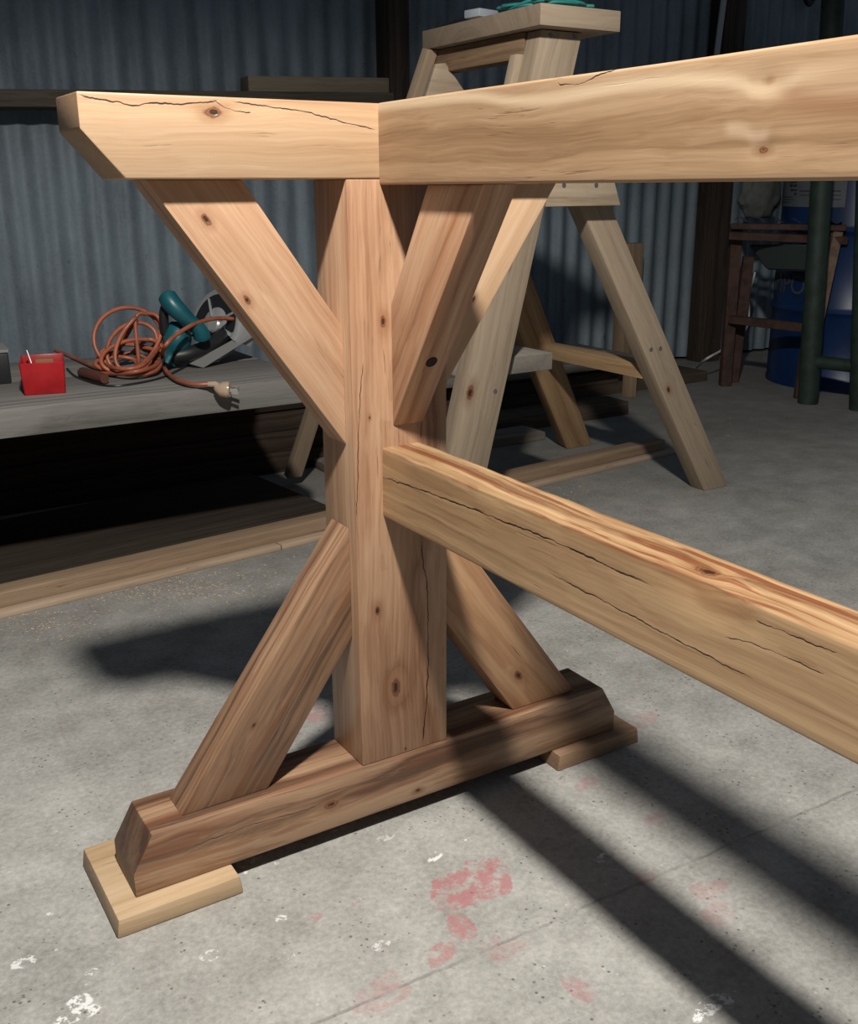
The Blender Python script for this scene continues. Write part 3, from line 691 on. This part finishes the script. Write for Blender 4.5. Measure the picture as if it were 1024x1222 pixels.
for k in range(2):
    a = math.radians(-62+k*95); cr_ = Vector((math.cos(a), math.sin(a), 0))
    tube_bm([cr_*.016+Vector((0, 0, .007)), cr_*.056+Vector((0, 0, .0055))], .0028, 6, bm)
bm.transform(SLi @ Mg); link('guard_ribs', bm, ALU, saw)
# base plate
q0, q1, q2, q3 = atY(226, 436, Ysw-.01), atY(297, 397, Ysw+.0), atY(304, 403, Ysw-.015), atY(243, 441, Ysw-.025)
pn = (q1-q0).cross(q3-q0).normalized()*.0025
bm = bmesh.new(); vs = [bm.verts.new(SLi @ v) for v in (q0, q1, q2, q3)]; vt = [bm.verts.new(SLi @ (v+pn)) for v in (q0, q1, q2, q3)]
bm.faces.new(vs); bm.faces.new(vt[::-1])
for i in range(4): bm.faces.new((vs[i], vt[i], vt[(i+1) % 4], vs[(i+1) % 4]))
bmesh.ops.bevel(bm, geom=bm.edges[:], offset=.0006, segments=1, affect='EDGES'); link('base_plate', bm, plain('worn_steel', (.20, .20, .195), .45, .3), saw)
# handle and motor
Yh = Ysw-.02
hp_ = [atY(198, 353, Yh+.02), atY(206, 366, Yh+.005), atY(222, 382, Yh-.005), atY(238, 396, Yh-.01), atY(242, 408, Yh-.005)]
link('handle', tube_bm([SLi @ v for v in spline(hp_, 6)], [(.0155+.002*math.sin(i*.3))*min(1, .55+.25*i, .45+.25*(24-i)) for i in range(25)], 18), TEAL, saw)
mh = [atY(214, 388, Yh+.035), atY(212, 405, Yh+.03), atY(208, 420, Yh+.03), atY(200, 436, Yh+.03)]
link('motor_housing', tube_bm([SLi @ v for v in spline(mh, 6)], [.016+.010*math.sin(math.pi*min(1, i/14)) for i in range(19)], 20), TEAL, saw)
bm = tube_bm([SLi @ v for v in spline([atY(205, 356, Yh+.03), atY(196, 375, Yh+.03), atY(197, 400, Yh+.035)], 6)], .009, 12); link('handle_grip', bm, BLK, saw)
bm = tube_bm([SLi @ v for v in spline([atY(206, 428, Yh+.02), atY(228, 424, Yh+.015), atY(252, 414, Yh+.03), atY(268, 402, Yh+.05)], 6)], .014, 14); link('gear_case', bm, BLK, saw)
# soft black lead lying on the bench
bk = [onb(236, 428), onb(200, 448, -.002), onb(160, 458, -.002), onb(125, 460, -.002), onb(92, 450, -.002), onb(80, 440, -.002)]
o = link('black_lead', tube_bm(spline(bk, 8), .002, 8), BLK, None); tag(o, 'thin black lead trailing along the bench in front of the cord coil', 'cord')

saw.location.z += .0035
# ================================================================== SAWHORSE (tall, behind)
horse = thing('sawhorse', 'tall rough pine A-frame sawhorse standing behind the table rail', 'sawhorse', (.9, .9, 0))
PL, PM, PD = (.44, .35, .255), (.35, .27, .19), (.23, .165, .11)
seedc = [0.]
def hm(knots=(), cracks=(), lt=PL, md=PM, dk=PD, **k):
    seedc[0] += 1.37
    return wood('rough_pine', lt, md, dk, seed=seedc[0], knots=knots, cracks=cracks, contrast=.65, blotch=.35, rough=.72, spec=.25, freq=55, centre=(.03, -.08), **k)
Yn = .721; Y1 = .681
def hp(name, pts, ext, g, label=None, **k): return prism(name, hm(**k), pts, ext, g, horse, bev=.0018, label=label)
def leg_pts(t0, t1, b0, b1): return [t0, t1, b1, b0]
# near right leg
Lt = atY(698, 257, Yn); Lr = atY(734, 257, Yn); b0 = atZ(841, 586); b1 = atZ(869, 580); b0.y = b1.y = Yn
dl = (b0-Lt)
tz = .662; tl = Lt+dl*((tz-Lt.z)/dl.z); dr_ = (b1-Lr); tr = Lr+dr_*((tz-Lr.z)/dr_.z); b0.z = b1.z = 0
legR = dict(tl=tl, tr=tr, b0=b0, b1=b1)
def addleg(tl, tr, b1, b0, y, th, **k):
    f = lambda v: Vector((v.x, y, v.z)); return hp('leg', [f(b0), f(b1), f(tr), f(tl)], (0, th, 0), b0-tl, **k)
Mleg = P2M([Vector((v.x, Yn, v.z)) for v in (b0, b1, tr, tl)], (0, .042, 0), b0-tl)
addleg(tl, tr, b1, b0, Yn, .042, knots=kn(Mleg, [(798, 465, 3), (668, 300, 1)], 'Y', Yn))
l3 = atZ(677, 536); yfar = 1.0
def slant(px, py, ybot=1.187, k=.235):   # far frame leans in towards the top
    d = ray(px, py); nn = Vector((0, 1, k)); P0 = Vector((0, ybot, 0)); return CP+d*((P0-CP).dot(nn)/d.dot(nn))
def sleg(pl, pr2, z0, z1, th, kk, yb_, **k):
    (a, b), (c, d) = pl, pr2; a, b, c, d = [slant(*v, yb_, kk) for v in (a, b, c, d)]
    P = [ext(a, b, z0), ext(c, d, z0), ext(c, d, z1), ext(a, b, z1)]
    return hp('leg', P, Vector((0, th, th*.235)), P[0]-P[3], **k)
def ext(a, c, z): return a+(c-a)*((z-a.z)/(c.z-a.z))
sleg(((637, 439), (677, 536)), ((634, 329), (706, 529)), 0, .64, .040, .235, 1.187, lt=(.42, .28, .15), md=(.31, .19, .095), dk=(.17, .095, .05))
# left legs
a0 = atY(648, 29, Y1); a1 = atY(697, 31, Y1); c0 = atY(538.5, 540, Y1); c1_ = atY(583, 554, Y1)
def ext(a, c, z): return a+(c-a)*((z-a.z)/(c.z-a.z))
A0, A1 = ext(a0, c0, .903), ext(a1, c1_, .903); B0, B1 = ext(a0, c0, 0), ext(a1, c1_, 0)
Mleg = P2M([Vector((v.x, Y1, v.z)) for v in (B0, B1, A1, A0)], (0, .039, 0), B0-A0)
addleg(A0, A1, B1, B0, Y1, .039, knots=kn(Mleg, [(561, 469, 6)], 'Y', Y1))
lx = atX(504, 54, a0.x)
sleg(((510, 62), (367, 499)), ((523, 62), (383, 499)), .0225, .903, .022, .28, 1.25, lt=(.36, .28, .2), md=(.27, .20, .135))
# tie boards
tb = [atY(741, 245, Y1), atY(733, 219, Y1)]; zt0 = .616
g1p = [Vector((ext(a1, c1_, zt0).x+.002, Y1-.0, zt0)), Vector((tb[0].x, Y1, zt0)), Vector((tb[1].x-.004, Y1, .672)), Vector((ext(a1, c1_, .672).x+.002, Y1, .672))]
hp('tie_board', g1p, (0, .039, 0), (1, 0, 0), lt=(.50, .40, .29), md=(.40, .31, .21))
# far triangular gusset near the top
gz0, gz1 = .80, .875
ga = atX(517, 112, .60); 
f_ = lambda z, o: Vector((ext(a0, c0, z).x+o, Y1+.0395, z))
hp('doubler', [f_(.62, -.014), f_(.62, .02), f_(.868, .02), f_(.868, -.014)], (0, .02, 0), A0-B0)
Yg = .962
hp('gusset', [atY(505, 125, Yg), atY(566, 125, Yg), atY(532, 75, Yg), atY(520, 76, Yg)], (0, .012, 0), (1, 0, 0))
yt1e = atX(504, 54, .652).y-.01
# top beam under the plank
hp('top_beam', [Vector((.672, Y1+.04, .862)), Vector((.672, yt1e, .862)), Vector((.672, yt1e, .9035)), Vector((.672, Y1+.04, .9035))], (.035, 0, 0), (0, 1, 0), lt=(.30, .20, .12), md=(.22, .14, .08), dk=(.12, .07, .04))
# plank top: end grain to the left
yt0 = .651; yt1 = 1.245; xt0, xt1 = .652, .826; zt0, zt1 = .9045, .938
yt1 = atX(504, 54, xt0).y+.0
hp('top_plank', [Vector((xt0, yt0, zt0)), Vector((xt1, yt0, zt0)), Vector((xt1, yt0, zt1)), Vector((xt0, yt0, zt1))], (0, yt1-yt0, 0), (1, 0, 0))
# move far frame to match plank length
# rungs
r0 = atY(757, 405, Yn+.05); r1 = atY(628, 385, yfar)
xr = ext(Lt, b0, .26).x
z_r = atX(700, 405, xr+.02).z
def legx(z): return ext(Lt, b0, z).x
zr0, zr1 = .262, .292
p = atY(766, 420, Yn+.042); q_ = atY(628, 395, yfar)
hp('rung', [Vector((legx(zr0)-.002, Yn+.042, zr0)), Vector((legx(zr0)+.05, Yn+.042, zr0)), Vector((legx(zr0)+.05, Yn+.042, zr1)), Vector((legx(zr0)-.002, Yn+.042, zr1))], (0, 1.13-Yn-.042, 0), (0, 1, 0), lt=(.50, .34, .18), md=(.36, .23, .12), dk=(.2, .11, .06))
e0 = atY(612, 442, Y1+.05); e1 = atY(655, 440, Y1+.05)
zz0 = e1.z; zz1 = atY(655, 420, Y1+.05).z
xl = ext(a1, c1_, zz0).x
hp('rung', [Vector((xl-.06, Y1+.0392, zz0)), Vector((e1.x, Y1+.0392, zz0)), Vector((e1.x, Y1+.0392, zz1)), Vector((xl-.06, Y1+.0392, zz1))], (0, 1.05-Y1-.0392, 0), (0, 1, 0), lt=(.42, .38, .32), md=(.33, .295, .245), dk=(.2, .17, .14))
# screws
SCR = plain('screw_steel', (.28, .27, .26), .45, .8)
def screw(px, py, Y):
    w = atY(px, py, Y); bm = lathe_bm([(0, .0002), (.0015, .0002), (.0018, .0012), (.0042, .0010), (.0046, 0), (.0046, -.002)], 16)
    bm.transform(frame(w, (1, 0, 0), (0, 0, 1))); 
    o = link('screw', bm, SCR, horse); setm(o, Matrix())
    return o
for a in ((657, 42), (685, 44), (591, 467)): screw(*a, Y1)
for a in ((777, 417), (788, 416)): screw(*a, Yn)
for a in ((673, 221), (711.5, 221)): screw(*a, Y1)
# things on the sawhorse top
ztop = zt1
tool = thing('clamp_tool', 'pale grey metal tool with a dark blade lying on the sawhorse top', 'hand tool', atX(552, 20, xt0+.02))
Ti = world(tool).inverted(); tw = atX(552, 20, xt0+.02)
ZT = ztop
bm = box_bm(0, .05, -.02, .02, 0, .014, .002, 2); bm.transform(Ti @ Matrix.Translation((xt0+.02, atX(563, 17, xt0+.02).y, ZT+.008)) @ Matrix.Rotation(.2, 4, 'Z')); link('tool_head', bm, plain('pale_metal', (.55, .60, .66), .4, .5), tool)
ya_, yb_ = atX(533, 27, xt0+.02).y, atX(556, 12, xt0+.02).y
bm = tube_bm([(xt0+.02, ya_+.04, ZT+.003), (xt0+.03, yb_+.0, ZT+.014)], .003, 8); bm.transform(Ti); link('blade', bm, BLK, tool)
bm = box_bm(.0, .07, -.05, .03, 0, .007, .002, 1); bm.transform(Ti @ Matrix.Translation((xt0+.04, atX(590, 10, xt0+.04).y, ZT+.001))); link('tool_sheet', bm, plain('grey_sheet', (.36, .37, .36), .5), tool)
tp = []
random.seed(3)
for i in range(60):
    a = i*1.15; tp.append(Vector((xt0+.075+.055*math.cos(a)+random.uniform(-.012, .012), .735+.055*math.sin(a*1.1)+random.uniform(-.012, .012), ZT+.004+.010*random.random()*min(1, i/8))))
o = link('teal_twine', tube_bm(spline(tp, 5), .0028, 6), plain('teal_twine', (.02, .20, .19), .6)); tag(o, 'tangle of teal twine heaped on the sawhorse top', 'twine')

# ================================================================== PILE BEHIND SAWHORSE
gw = wood('grey_old_boards', (.27, .235, .20), (.185, .16, .135), (.09, .075, .06), seed=7., contrast=.8, rough=.85, spec=.2, freq=60)
def pile(px_r, py_r, Y, xl, h, dep, mat, label, slope=0., name='stored_board'):
    w = atY(px_r, py_r, Y)
    P = [Vector((xl, Y, w.z-h)), Vector((w.x, Y+slope, w.z-h)), Vector((w.x, Y+slope, w.z)), Vector((xl, Y, w.z))]
    o = prism(name, mat, P, (0, dep, 0), (1, 0, 0), bev=.0025); tag(o, label, 'board', 'old boards stacked behind the sawhorse'); return o, w
w1 = atZ(856, 457); w0 = atZ(689, 489)
dk2 = wood('brown_old_boards', (.15, .115, .085), (.095, .07, .05), (.045, .032, .024), seed=8., contrast=.8, rough=.85, spec=.2, freq=60)
o = prism('stored_board', dk2, [Vector((.55, 1.685, 0)), Vector((w1.x, 1.685, 0)), Vector((w1.x, 1.685, .035)), Vector((.55, 1.685, .035))], (0, .18, 0), (1, 0, 0), bev=.0025)
tag(o, 'longest dark board on the floor against the iron wall, reaching right past the sawhorse leg', 'board', 'old boards stacked behind the sawhorse')
def brd(x0, x1, y0, y1, z0, z1, m_, lb):
    o = prism('stored_board', m_, [Vector((x0, y0, z0)), Vector((x1, y0, z0)), Vector((x1, y0, z1)), Vector((x0, y0, z1))], (0, y1-y0, 0), (1, 0, 0), bev=.0025)
    tag(o, lb, 'board', 'old boards stacked behind the sawhorse'); return o
xs = atY(750, 495, 1.42).x
brd(.55, xs, 1.42, 1.52, 0, .040, dk2, 'short dark board on the floor nearest the far sawhorse leg')
brd(.55, atY(600, 520, 1.33).x+.12, 1.30, 1.40, 0, .022, gw, 'thin grey board on the floor in front of the dark boards behind the post')
xs = atY(755, 470, 1.62).x
brd(.50, xs, 1.69, 1.84, .0355, .075, dk2, 'dark board second from the floor in the pile under the low grey shelf')
brd(.60, xs-.2, 1.70, 1.83, .0755, .105, dk2, 'dark board third from the floor in the pile under the low grey shelf')
shelf = thing('low_shelf', 'low grey plank shelf on a short post behind the sawhorse', 'shelf', (1.6, 1.7, 0))
sw = atY(762, 434, 1.62)
prism('shelf_plank', gw, [Vector((.62, 1.60, sw.z)), Vector((sw.x, 1.60, sw.z)), Vector((sw.x, 1.60, sw.z+.028)), Vector((.62, 1.60, sw.z+.028))], (0, .32, 0), (1, 0, 0), shelf, bev=.003)
prism('leg', hm(lt=(.4, .29, .19), md=(.3, .21, .13)), [Vector((sw.x-.04, 1.612, 0)), Vector((sw.x-.01, 1.612, 0)), Vector((sw.x-.01, 1.612, sw.z)), Vector((sw.x-.04, 1.612, sw.z))], (0, .035, 0), (0, 0, 1), shelf)
prism('leg', dkw, [Vector((.64, 1.612, 0)), Vector((.68, 1.612, 0)), Vector((.68, 1.612, sw.z)), Vector((.64, 1.612, sw.z))], (0, .035, 0), (0, 0, 1), shelf)
brd(.70, sw.x-.12, 1.64, 1.80, sw.z+.0285, sw.z+.05, gw, 'grey board lying on top of the low grey shelf')
ub = atY(728, 370, 1.98); ub2 = atY(748, 370, 1.98)
o = prism('upright_board', bb, [Vector((ub.x, 1.93, 0)), Vector((ub2.x+.02, 1.93, 0)), Vector((ub2.x+.02, 1.93, .46)), Vector((ub.x, 1.93, .46))], (0, .03, 0), (0, 0, 1), bev=.002)
tag(o, 'short brown board standing upright against the iron wall behind the sawhorse', 'board')

# ================================================================== RIGHT BACKGROUND
GP = plain('green_pipe', (.017, .032, .023), .6, nz=.3, nscale=22)
pipe = thing('pipe_stand', 'dark green welded pipe stand with a low cross pipe in front of the blue drum', 'pipe frame', atZ(964, 482))
Pi = world(pipe).inverted()
def pipe_at(xb, yb_, xt, yt, r, name):
    b = atZ(xb, yb_); t_ = atY(xt, yt, b.y); top = b+(t_-b)*(1.35/(t_.z-b.z)) if t_.z > b.z else t_
    link(name, tube_bm([Pi @ b, Pi @ top], r, 20), GP, pipe); return b, top
pb, pt = pipe_at(964, 481, 988, 100, .031, 'upright_pipe')
pb2, pt2 = pipe_at(1026, 489, 1040, 100, .031, 'upright_pipe')
c_ = pb.lerp(pt, .0); k_ = atY(984, 429, pb.y)
zc_ = atY(975, 430, pb.y).z
f1 = (zc_-pb.z)/(pt.z-pb.z); link('cross_pipe', tube_bm([Pi @ pb.lerp(pt, f1), Pi @ pb2.lerp(pt2, f1)], .020, 16), GP, pipe)
# drum
DB = plain('blue_drum_paint', (.004, .022, .085), .38, nz=.25, nscale=5)
dl_ = atZ(914, 449); DR = .26
dc = Vector((2.345+DR*.78, 1.62+.02, 0)); 
dray = Vector((dl_.x-cx, dl_.y-cy, 0)).normalized(); perp = Vector((dray.y, -dray.x, 0))
dc = Vector((dl_.x, dl_.y, 0))+perp*DR; dc.z = 0
drum = thing('steel_drum', 'large blue steel drum with a white paper label behind the pipe stand', 'drum', dc)
prof = [(0, .005), (DR-.01, .005), (DR-.008, 0), (DR+.003, 0), (DR+.003, .012), (DR, .016)]
for z0 in (.255, .51): prof += [(DR, z0-.018), (DR+.004, z0-.010), (DR+.010, z0), (DR+.004, z0+.010), (DR, z0+.018)]
prof += [(DR, .752), (DR+.004, .756), (DR+.004, .768), (DR-.006, .768), (DR-.008, .755), (0, .755)]
link('drum_body', lathe_bm(prof, 96), DB, drum)
# paper label wrapped on drum
def wrap(x0, x1, y0, y1, rr, nseg=16):
    pass
def drum_hit(px, py, r):
    d = ray(px, py); o2 = Vector((cx-dc.x, cy-dc.y)); d2 = Vector((d.x, d.y)); a = d2.dot(d2); b = 2*o2.dot(d2); c = o2.dot(o2)-r*r
    t_ = (-b-math.sqrt(max(0, b*b-4*a*c)))/(2*a); w = CP+d*t_; return math.atan2(w.y-dc.y, w.x-dc.x), w.z
a0_, zA = drum_hit(931, 250, DR); a1_, _ = drum_hit(1008, 250, DR)
if a0_ > a1_: a1_ += 2*math.pi
if a1_-a0_ > math.pi: a0_ += 2*math.pi
_, zB = drum_hit(965, 247, DR)
bm = bmesh.new(); cols = []
for i in range(25):
    a = a0_+(a1_-a0_)*i/24; cols.append([bm.verts.new(((DR+.0015)*math.cos(a), (DR+.0015)*math.sin(a), z)) for z in (zB, min(zB+.20, .74))])
for a, b in zip(cols, cols[1:]): bm.faces.new((a[0], b[0], b[1], a[1]))
bmesh.ops.solidify(bm, geom=bm.faces[:], thickness=.0006)
lab = link('paper_label', bm, plain('label_paper', (.26, .28, .30), .7, nz=.05), drum, label='white paper label')
def curved_text(txt, px, py, size, r, mat, parent, name, sx=1.):
    cu = bpy.data.curves.new('t', 'FONT'); cu.body = txt; cu.size = size; cu.extrude = .0006
    t_ = bpy.data.objects.new('t', cu); C.objects.link(t_); bpy.context.view_layer.update()
    me = bpy.data.meshes.new_from_object(t_.evaluated_get(bpy.context.evaluated_depsgraph_get())); bpy.data.objects.remove(t_)
    ang, z = drum_hit(px, py, r); bm = bmesh.new(); bm.from_mesh(me)
    bmesh.ops.subdivide_edges(bm, edges=[e for e in bm.edges if e.calc_length() > .01], cuts=2)
    for v in bm.verts:
        a = ang+v.co.x*sx/r; rr = r+v.co.z+.0008; v.co = Vector((rr*math.cos(a), rr*math.sin(a), z+v.co.y))
    o = link(name, bm, mat, parent, smooth=False); return o
ink = plain('ink', (.03, .03, .035), .7)
bm = bmesh.new()
def ink_bar(x0, x1, y, h_):
    p0, z0 = drum_hit(x0, y, DR); p1, _ = drum_hit(x1, y, DR)
    if p1-p0 > math.pi: p0 += 2*math.pi
    if p0-p1 > math.pi: p1 += 2*math.pi
    prev = None
    for i in range(5):
        a = p0+(p1-p0)*i/4; r = DR+.0026; cur = [bm.verts.new((r*math.cos(a), r*math.sin(a), z0+k*h_/2)) for k in (-1, 1)]
        if prev: bm.faces.new((prev[0], cur[0], cur[1], prev[1]))
        prev = cur
for x0, x1, y, h_ in ((943, 952, 217.5, .004), (943.5, 947, 221.5, .008), (948, 952, 221.5, .007), (944.5, 948, 226.8, .007), (948.7, 952, 227, .006), (948.5, 951.5, 231.5, .007), (935, 947, 235, .002), (936, 948, 238, .002), (935, 944, 241, .002), (955, 1004, 228, .003), (955, 972, 233, .002), (990, 1004, 233, .002), (990, 1004, 238, .002)): ink_bar(x0, x1, y, h_)
link('label_print', bm, ink, drum, smooth=False, label='small dark print on the label')
# big black lettering panel seen under the stool top: pale letters on the drum side
curved_text('AMPOL', 921, 344, .086, DR+.0006, plain('faded_lettering', (.055, .06, .065), .7), drum, 'drum_lettering', sx=.98)
# rusty stool / stand
RS = plain('rusty_timber', (.052, .025, .017), .8, nz=.35, nscale=30)
RSd = plain('rusty_timber_pale', (.17, .11, .075), .8, nz=.3, nscale=30)
Ys = 1.42
stool = thing('rusty_stand', 'rusty brown old stand with splayed legs and an iron-sheet top beside the blue drum', 'stand', (2.3, 1.45, 0))
Si = world(stool).inverted()
def bar(p, q_, w_, t_, name, mat, par=stool, inv=Si):
    d = (q_-p); side = Vector((Rt.x, Rt.y, 0)).normalized(); s = (side-d.normalized()*side.dot(d.normalized())).normalized(); n_ = d.normalized().cross(s)
    bm = bmesh.new(); vs = [bm.verts.new(inv @ (e+s*a*w_/2+n_*b*t_/2)) for e in (p, q_) for a, b in ((-1, -1), (1, -1), (1, 1), (-1, 1))]
    for f in ((0, 1, 2, 3), (7, 6, 5, 4), (0, 4, 5, 1), (1, 5, 6, 2), (2, 6, 7, 3), (3, 7, 4, 0)): bm.faces.new([vs[i] for i in f])
    bmesh.ops.bevel(bm, geom=bm.edges[:], offset=.002, segments=1, affect='EDGES'); return link(name, bm, mat, par)
bA = atZ(865, 460); tA = atY(879, 268, bA.y)
bar(bA, tA, .036, .035, 'leg', RS)
bB = atZ(957, 472); tB = atY(1003, 272, bB.y+.02)
tB = atY(1000, 272, bB.y)
bar(bB, tB, .030, .03, 'leg', RSd)
bar(atY(874, 458, bA.y+.03), atY(893, 306, bA.y+.03), .034, .03, 'leg', RS)
bar(atY(951, 476, bB.y-.02), atY(966, 372, bB.y-.02), .02, .02, 'leg', RS)
bar(atY(872, 381, bA.y-.02), atY(960, 391, bB.y-.02), .03, .026, 'rail', RS)
bar(atY(870, 281, bA.y-.03), atY(1012, 287, bB.y-.03), .02, .024, 'rail', RS)
bar(atY(872, 270, bA.y-.03), atY(1010, 272, bB.y-.03), .02, .018, 'rail', RS)
# iron sheet top
L0 = atY(876, 265, bA.y-.03); L1 = atY(1004, 268, bB.y-.03); dxy = (L1-L0); Ls = dxy.length
bm = bmesh.new(); cols = []; nv = dxy.normalized(); dep = Vector((nv.y, -nv.x, 0)); dep = -dep
for i in range(61):
    u = i/60
    for_ = []
    for j in range(2):
        v = L0+Vector((0, 0, .004))+dep*(.0+.07*j)+nv*(Ls*u); 
        for_.append(bm.verts.new(Si @ (v+Vector((0, 0, .006*math.sin(u*2*math.pi*6)+.004)))))
    cols.append(for_)
for a, b in zip(cols, cols[1:]): bm.faces.new((a[0], b[0], b[1], a[1]))
bmesh.ops.solidify(bm, geom=bm.faces[:], thickness=.0015); link('iron_sheet', bm, IR, stool)
# grey-green tub hanging under it
tubm = plain('grey_green_plastic', (.055, .075, .068), .6)
t0 = atY(893, 292, bA.y+.01); t1 = atY(967, 292, bB.y+.01); b2_ = atY(915, 322, bA.y-.02); b3_ = atY(962, 324, bB.y+.01)
bm = bmesh.new(); f_ = [bm.verts.new(Si @ v) for v in (t0, t1, b3_, b2_)]; fc = bm.faces.new(f_)
r_ = bmesh.ops.extrude_face_region(bm, geom=[fc]); vv = [g for g in r_['geom'] if isinstance(g, bmesh.types.BMVert)]
for v in vv: v.co += dep*.02
bmesh.ops.bevel(bm, geom=bm.edges[:], offset=.006, segments=2, affect='EDGES'); link('tray', bm, tubm, stool, label='grey green tray under the top')
# grey cloth bag on the stand
bw_ = atY(905, 262, bA.y+.06)
bm = bmesh.new(); bmesh.ops.create_icosphere(bm, subdivisions=4, radius=1)
for v in bm.verts:
    c = v.co; k = 1+.18*noise.noise(c*2.3)+.06*noise.noise(c*7)
    v.co = Vector((c.x*.075*k*(1.1-.25*c.z), c.y*.05*k, max(-.9, c.z)*.085*k))
o = link('cloth_bag', bm, plain('grey_cloth', (.10, .10, .093), .9, nz=.2, nscale=15)); o.location = bw_+Vector((0, 0, .083)); tag(o, 'crumpled grey cloth bag on top of the rusty stand', 'bag')
# pale bucket on floor behind stand
bk_ = atZ(938, 440); 
bm = lathe_bm([(0, 0), (.06, 0), (.072, .02), (.075, .11), (.06, .135), (0, .14)], 32)
o = link('grey_container', bm, plain('grey_container', (.13, .135, .13), .5)); o.location = atY(940, 385, bA.y+.12); 
bpy.data.objects.remove(o)
# white cable
wc = [atZ(818, 449, .006), atZ(828, 441, .012), atY(842, 429, 1.66), atY(858, 420, 1.66), atY(868, 414, 1.68), atY(884, 404, 1.7), atY(893, 382, 1.7), atY(894, 352, 1.7), atY(901, 325, 1.7)]
o = link('white_cable', tube_bm(spline(wc, 8), .0042, 8), plain('white_cable', (.55, .56, .53), .5)); tag(o, 'white cable curving up from the floor by the wall beside the rusty stand', 'cable')
# leaning white strip
s0 = wl(855, 62, .10); s1 = wl(863, 0, .10); dd = (s1-s0); pa = wallM() @ (s0-dd*1.1); pb_ = wallM() @ (s1+dd*.6)
bm = bmesh.new(); sd = Vector((1, -.05, 0)).normalized()*.011; th = Vector((0, -.006, 0))
vs = [bm.verts.new(e+a+b) for e in (pa, pb_) for a, b in ((-sd, th*0), (sd, th*0), (sd, th), (-sd, th))]
for f in ((0, 1, 2, 3), (7, 6, 5, 4), (0, 4, 5, 1), (1, 5, 6, 2), (2, 6, 7, 3), (3, 7, 4, 0)): bm.faces.new([vs[i] for i in f])
o = link('white_strip', bm, plain('white_strip', (.42, .43, .44), .6)); tag(o, 'thin white strip hanging against the dark timber wall post, top right', 'strip')
# hanging wire tangle at top right
tp = []
wc_ = wl(966, 2, .05)
for i in range(26):
    a = i*1.9; v = Vector((wc_.x+.034*math.cos(a)*(.5+.5*random.random()), -.05+.012*math.sin(a*1.3), wc_.z+.012+.030*math.sin(a)*(.4+.6*random.random()))); tp.append(wallM() @ v)
o = link('wire_tangle', tube_bm(spline(tp, 5), .0035, 6), BLK); tag(o, 'small tangle of black wire hanging on the wall at the top right', 'wire')
nl = wl(966, -12, .0)
bm = tube_bm([wallM() @ Vector((wc_.x, -.055, wc_.z+.035)), wallM() @ Vector((wc_.x, .01, wc_.z+.04))], .003, 8)
o = link('nail', bm, SCR); tag(o, 'nail in the iron wall holding the black wire', 'nail')

# ================================================================== SAWDUST
random.seed(11)
bm = bmesh.new()
def chip(x, y, s, z=0.):
    a = random.random()*6.28; c, s_ = math.cos(a), math.sin(a); l = s*random.uniform(.6, 1.6); w = s*.45
    pts = [(-l, -w, .0003), (l, -w, .0003+s*.3*random.random()), (l, w, .0006), (-l, w, .0003+s*.4*random.random())]
    vs = [bm.verts.new((x+px*c-py*s_, y+px*s_+py*c, z+pz)) for px, py, pz in pts]
    bm.faces.new(vs)
for cxp, cyp, sx, sy, cnt in ((210, 700, 110, 26, 900), (60, 745, 60, 20, 250), (690, 590, 70, 30, 220), (780, 640, 90, 40, 200), (880, 500, 60, 40, 80), (500, 700, 300, 120, 260), (640, 700, 80, 60, 120)):
    for _ in range(cnt):
        w = atZ(random.gauss(cxp, sx*.55), random.gauss(cyp, sy*.5))
        A = atZ(0, 739); Bq = atZ(808, 541); dr = (Bq-A).normalized()
        if (w-A).dot(Vector((-dr.y, dr.x, 0))) > -.004 and w.x < 1.4: continue
        if abs(w.y-.033) < .04 and abs(w.x) < .33: continue
        chip(w.x, w.y, random.uniform(.0008, .0022))
o = link('sawdust', bm, plain('sawdust', (.62, .47, .30), .9, nz=.2), smooth=False)
tag(o, 'pale sawdust and shavings scattered on the concrete behind the table', 'sawdust', kind='stuff')

# ================================================================== LIGHT
LP = Vector((-.35, -.62, 1.55))
L = bpy.data.lights.new('work_lamp', 'SPOT'); L.energy = 138; L.color = (1., .955, .89); L.shadow_soft_size = .044; L.spot_size = math.radians(167); L.spot_blend = .26
lo = bpy.data.objects.new('work_lamp', L); lo.location = LP; C.objects.link(lo)
w = bpy.data.worlds.new('World'); bpy.context.scene.world = w; w.use_nodes = True
bg = w.node_tree.nodes['Background']; bg.inputs[0].default_value = (.62, .78, 1., 1); bg.inputs[1].default_value = .085
vs = bpy.context.scene.view_settings; vs.view_transform = 'Standard'; vs.look = 'None'; vs.exposure = 0.; vs.gamma = 1.; vs.use_curve_mapping = False
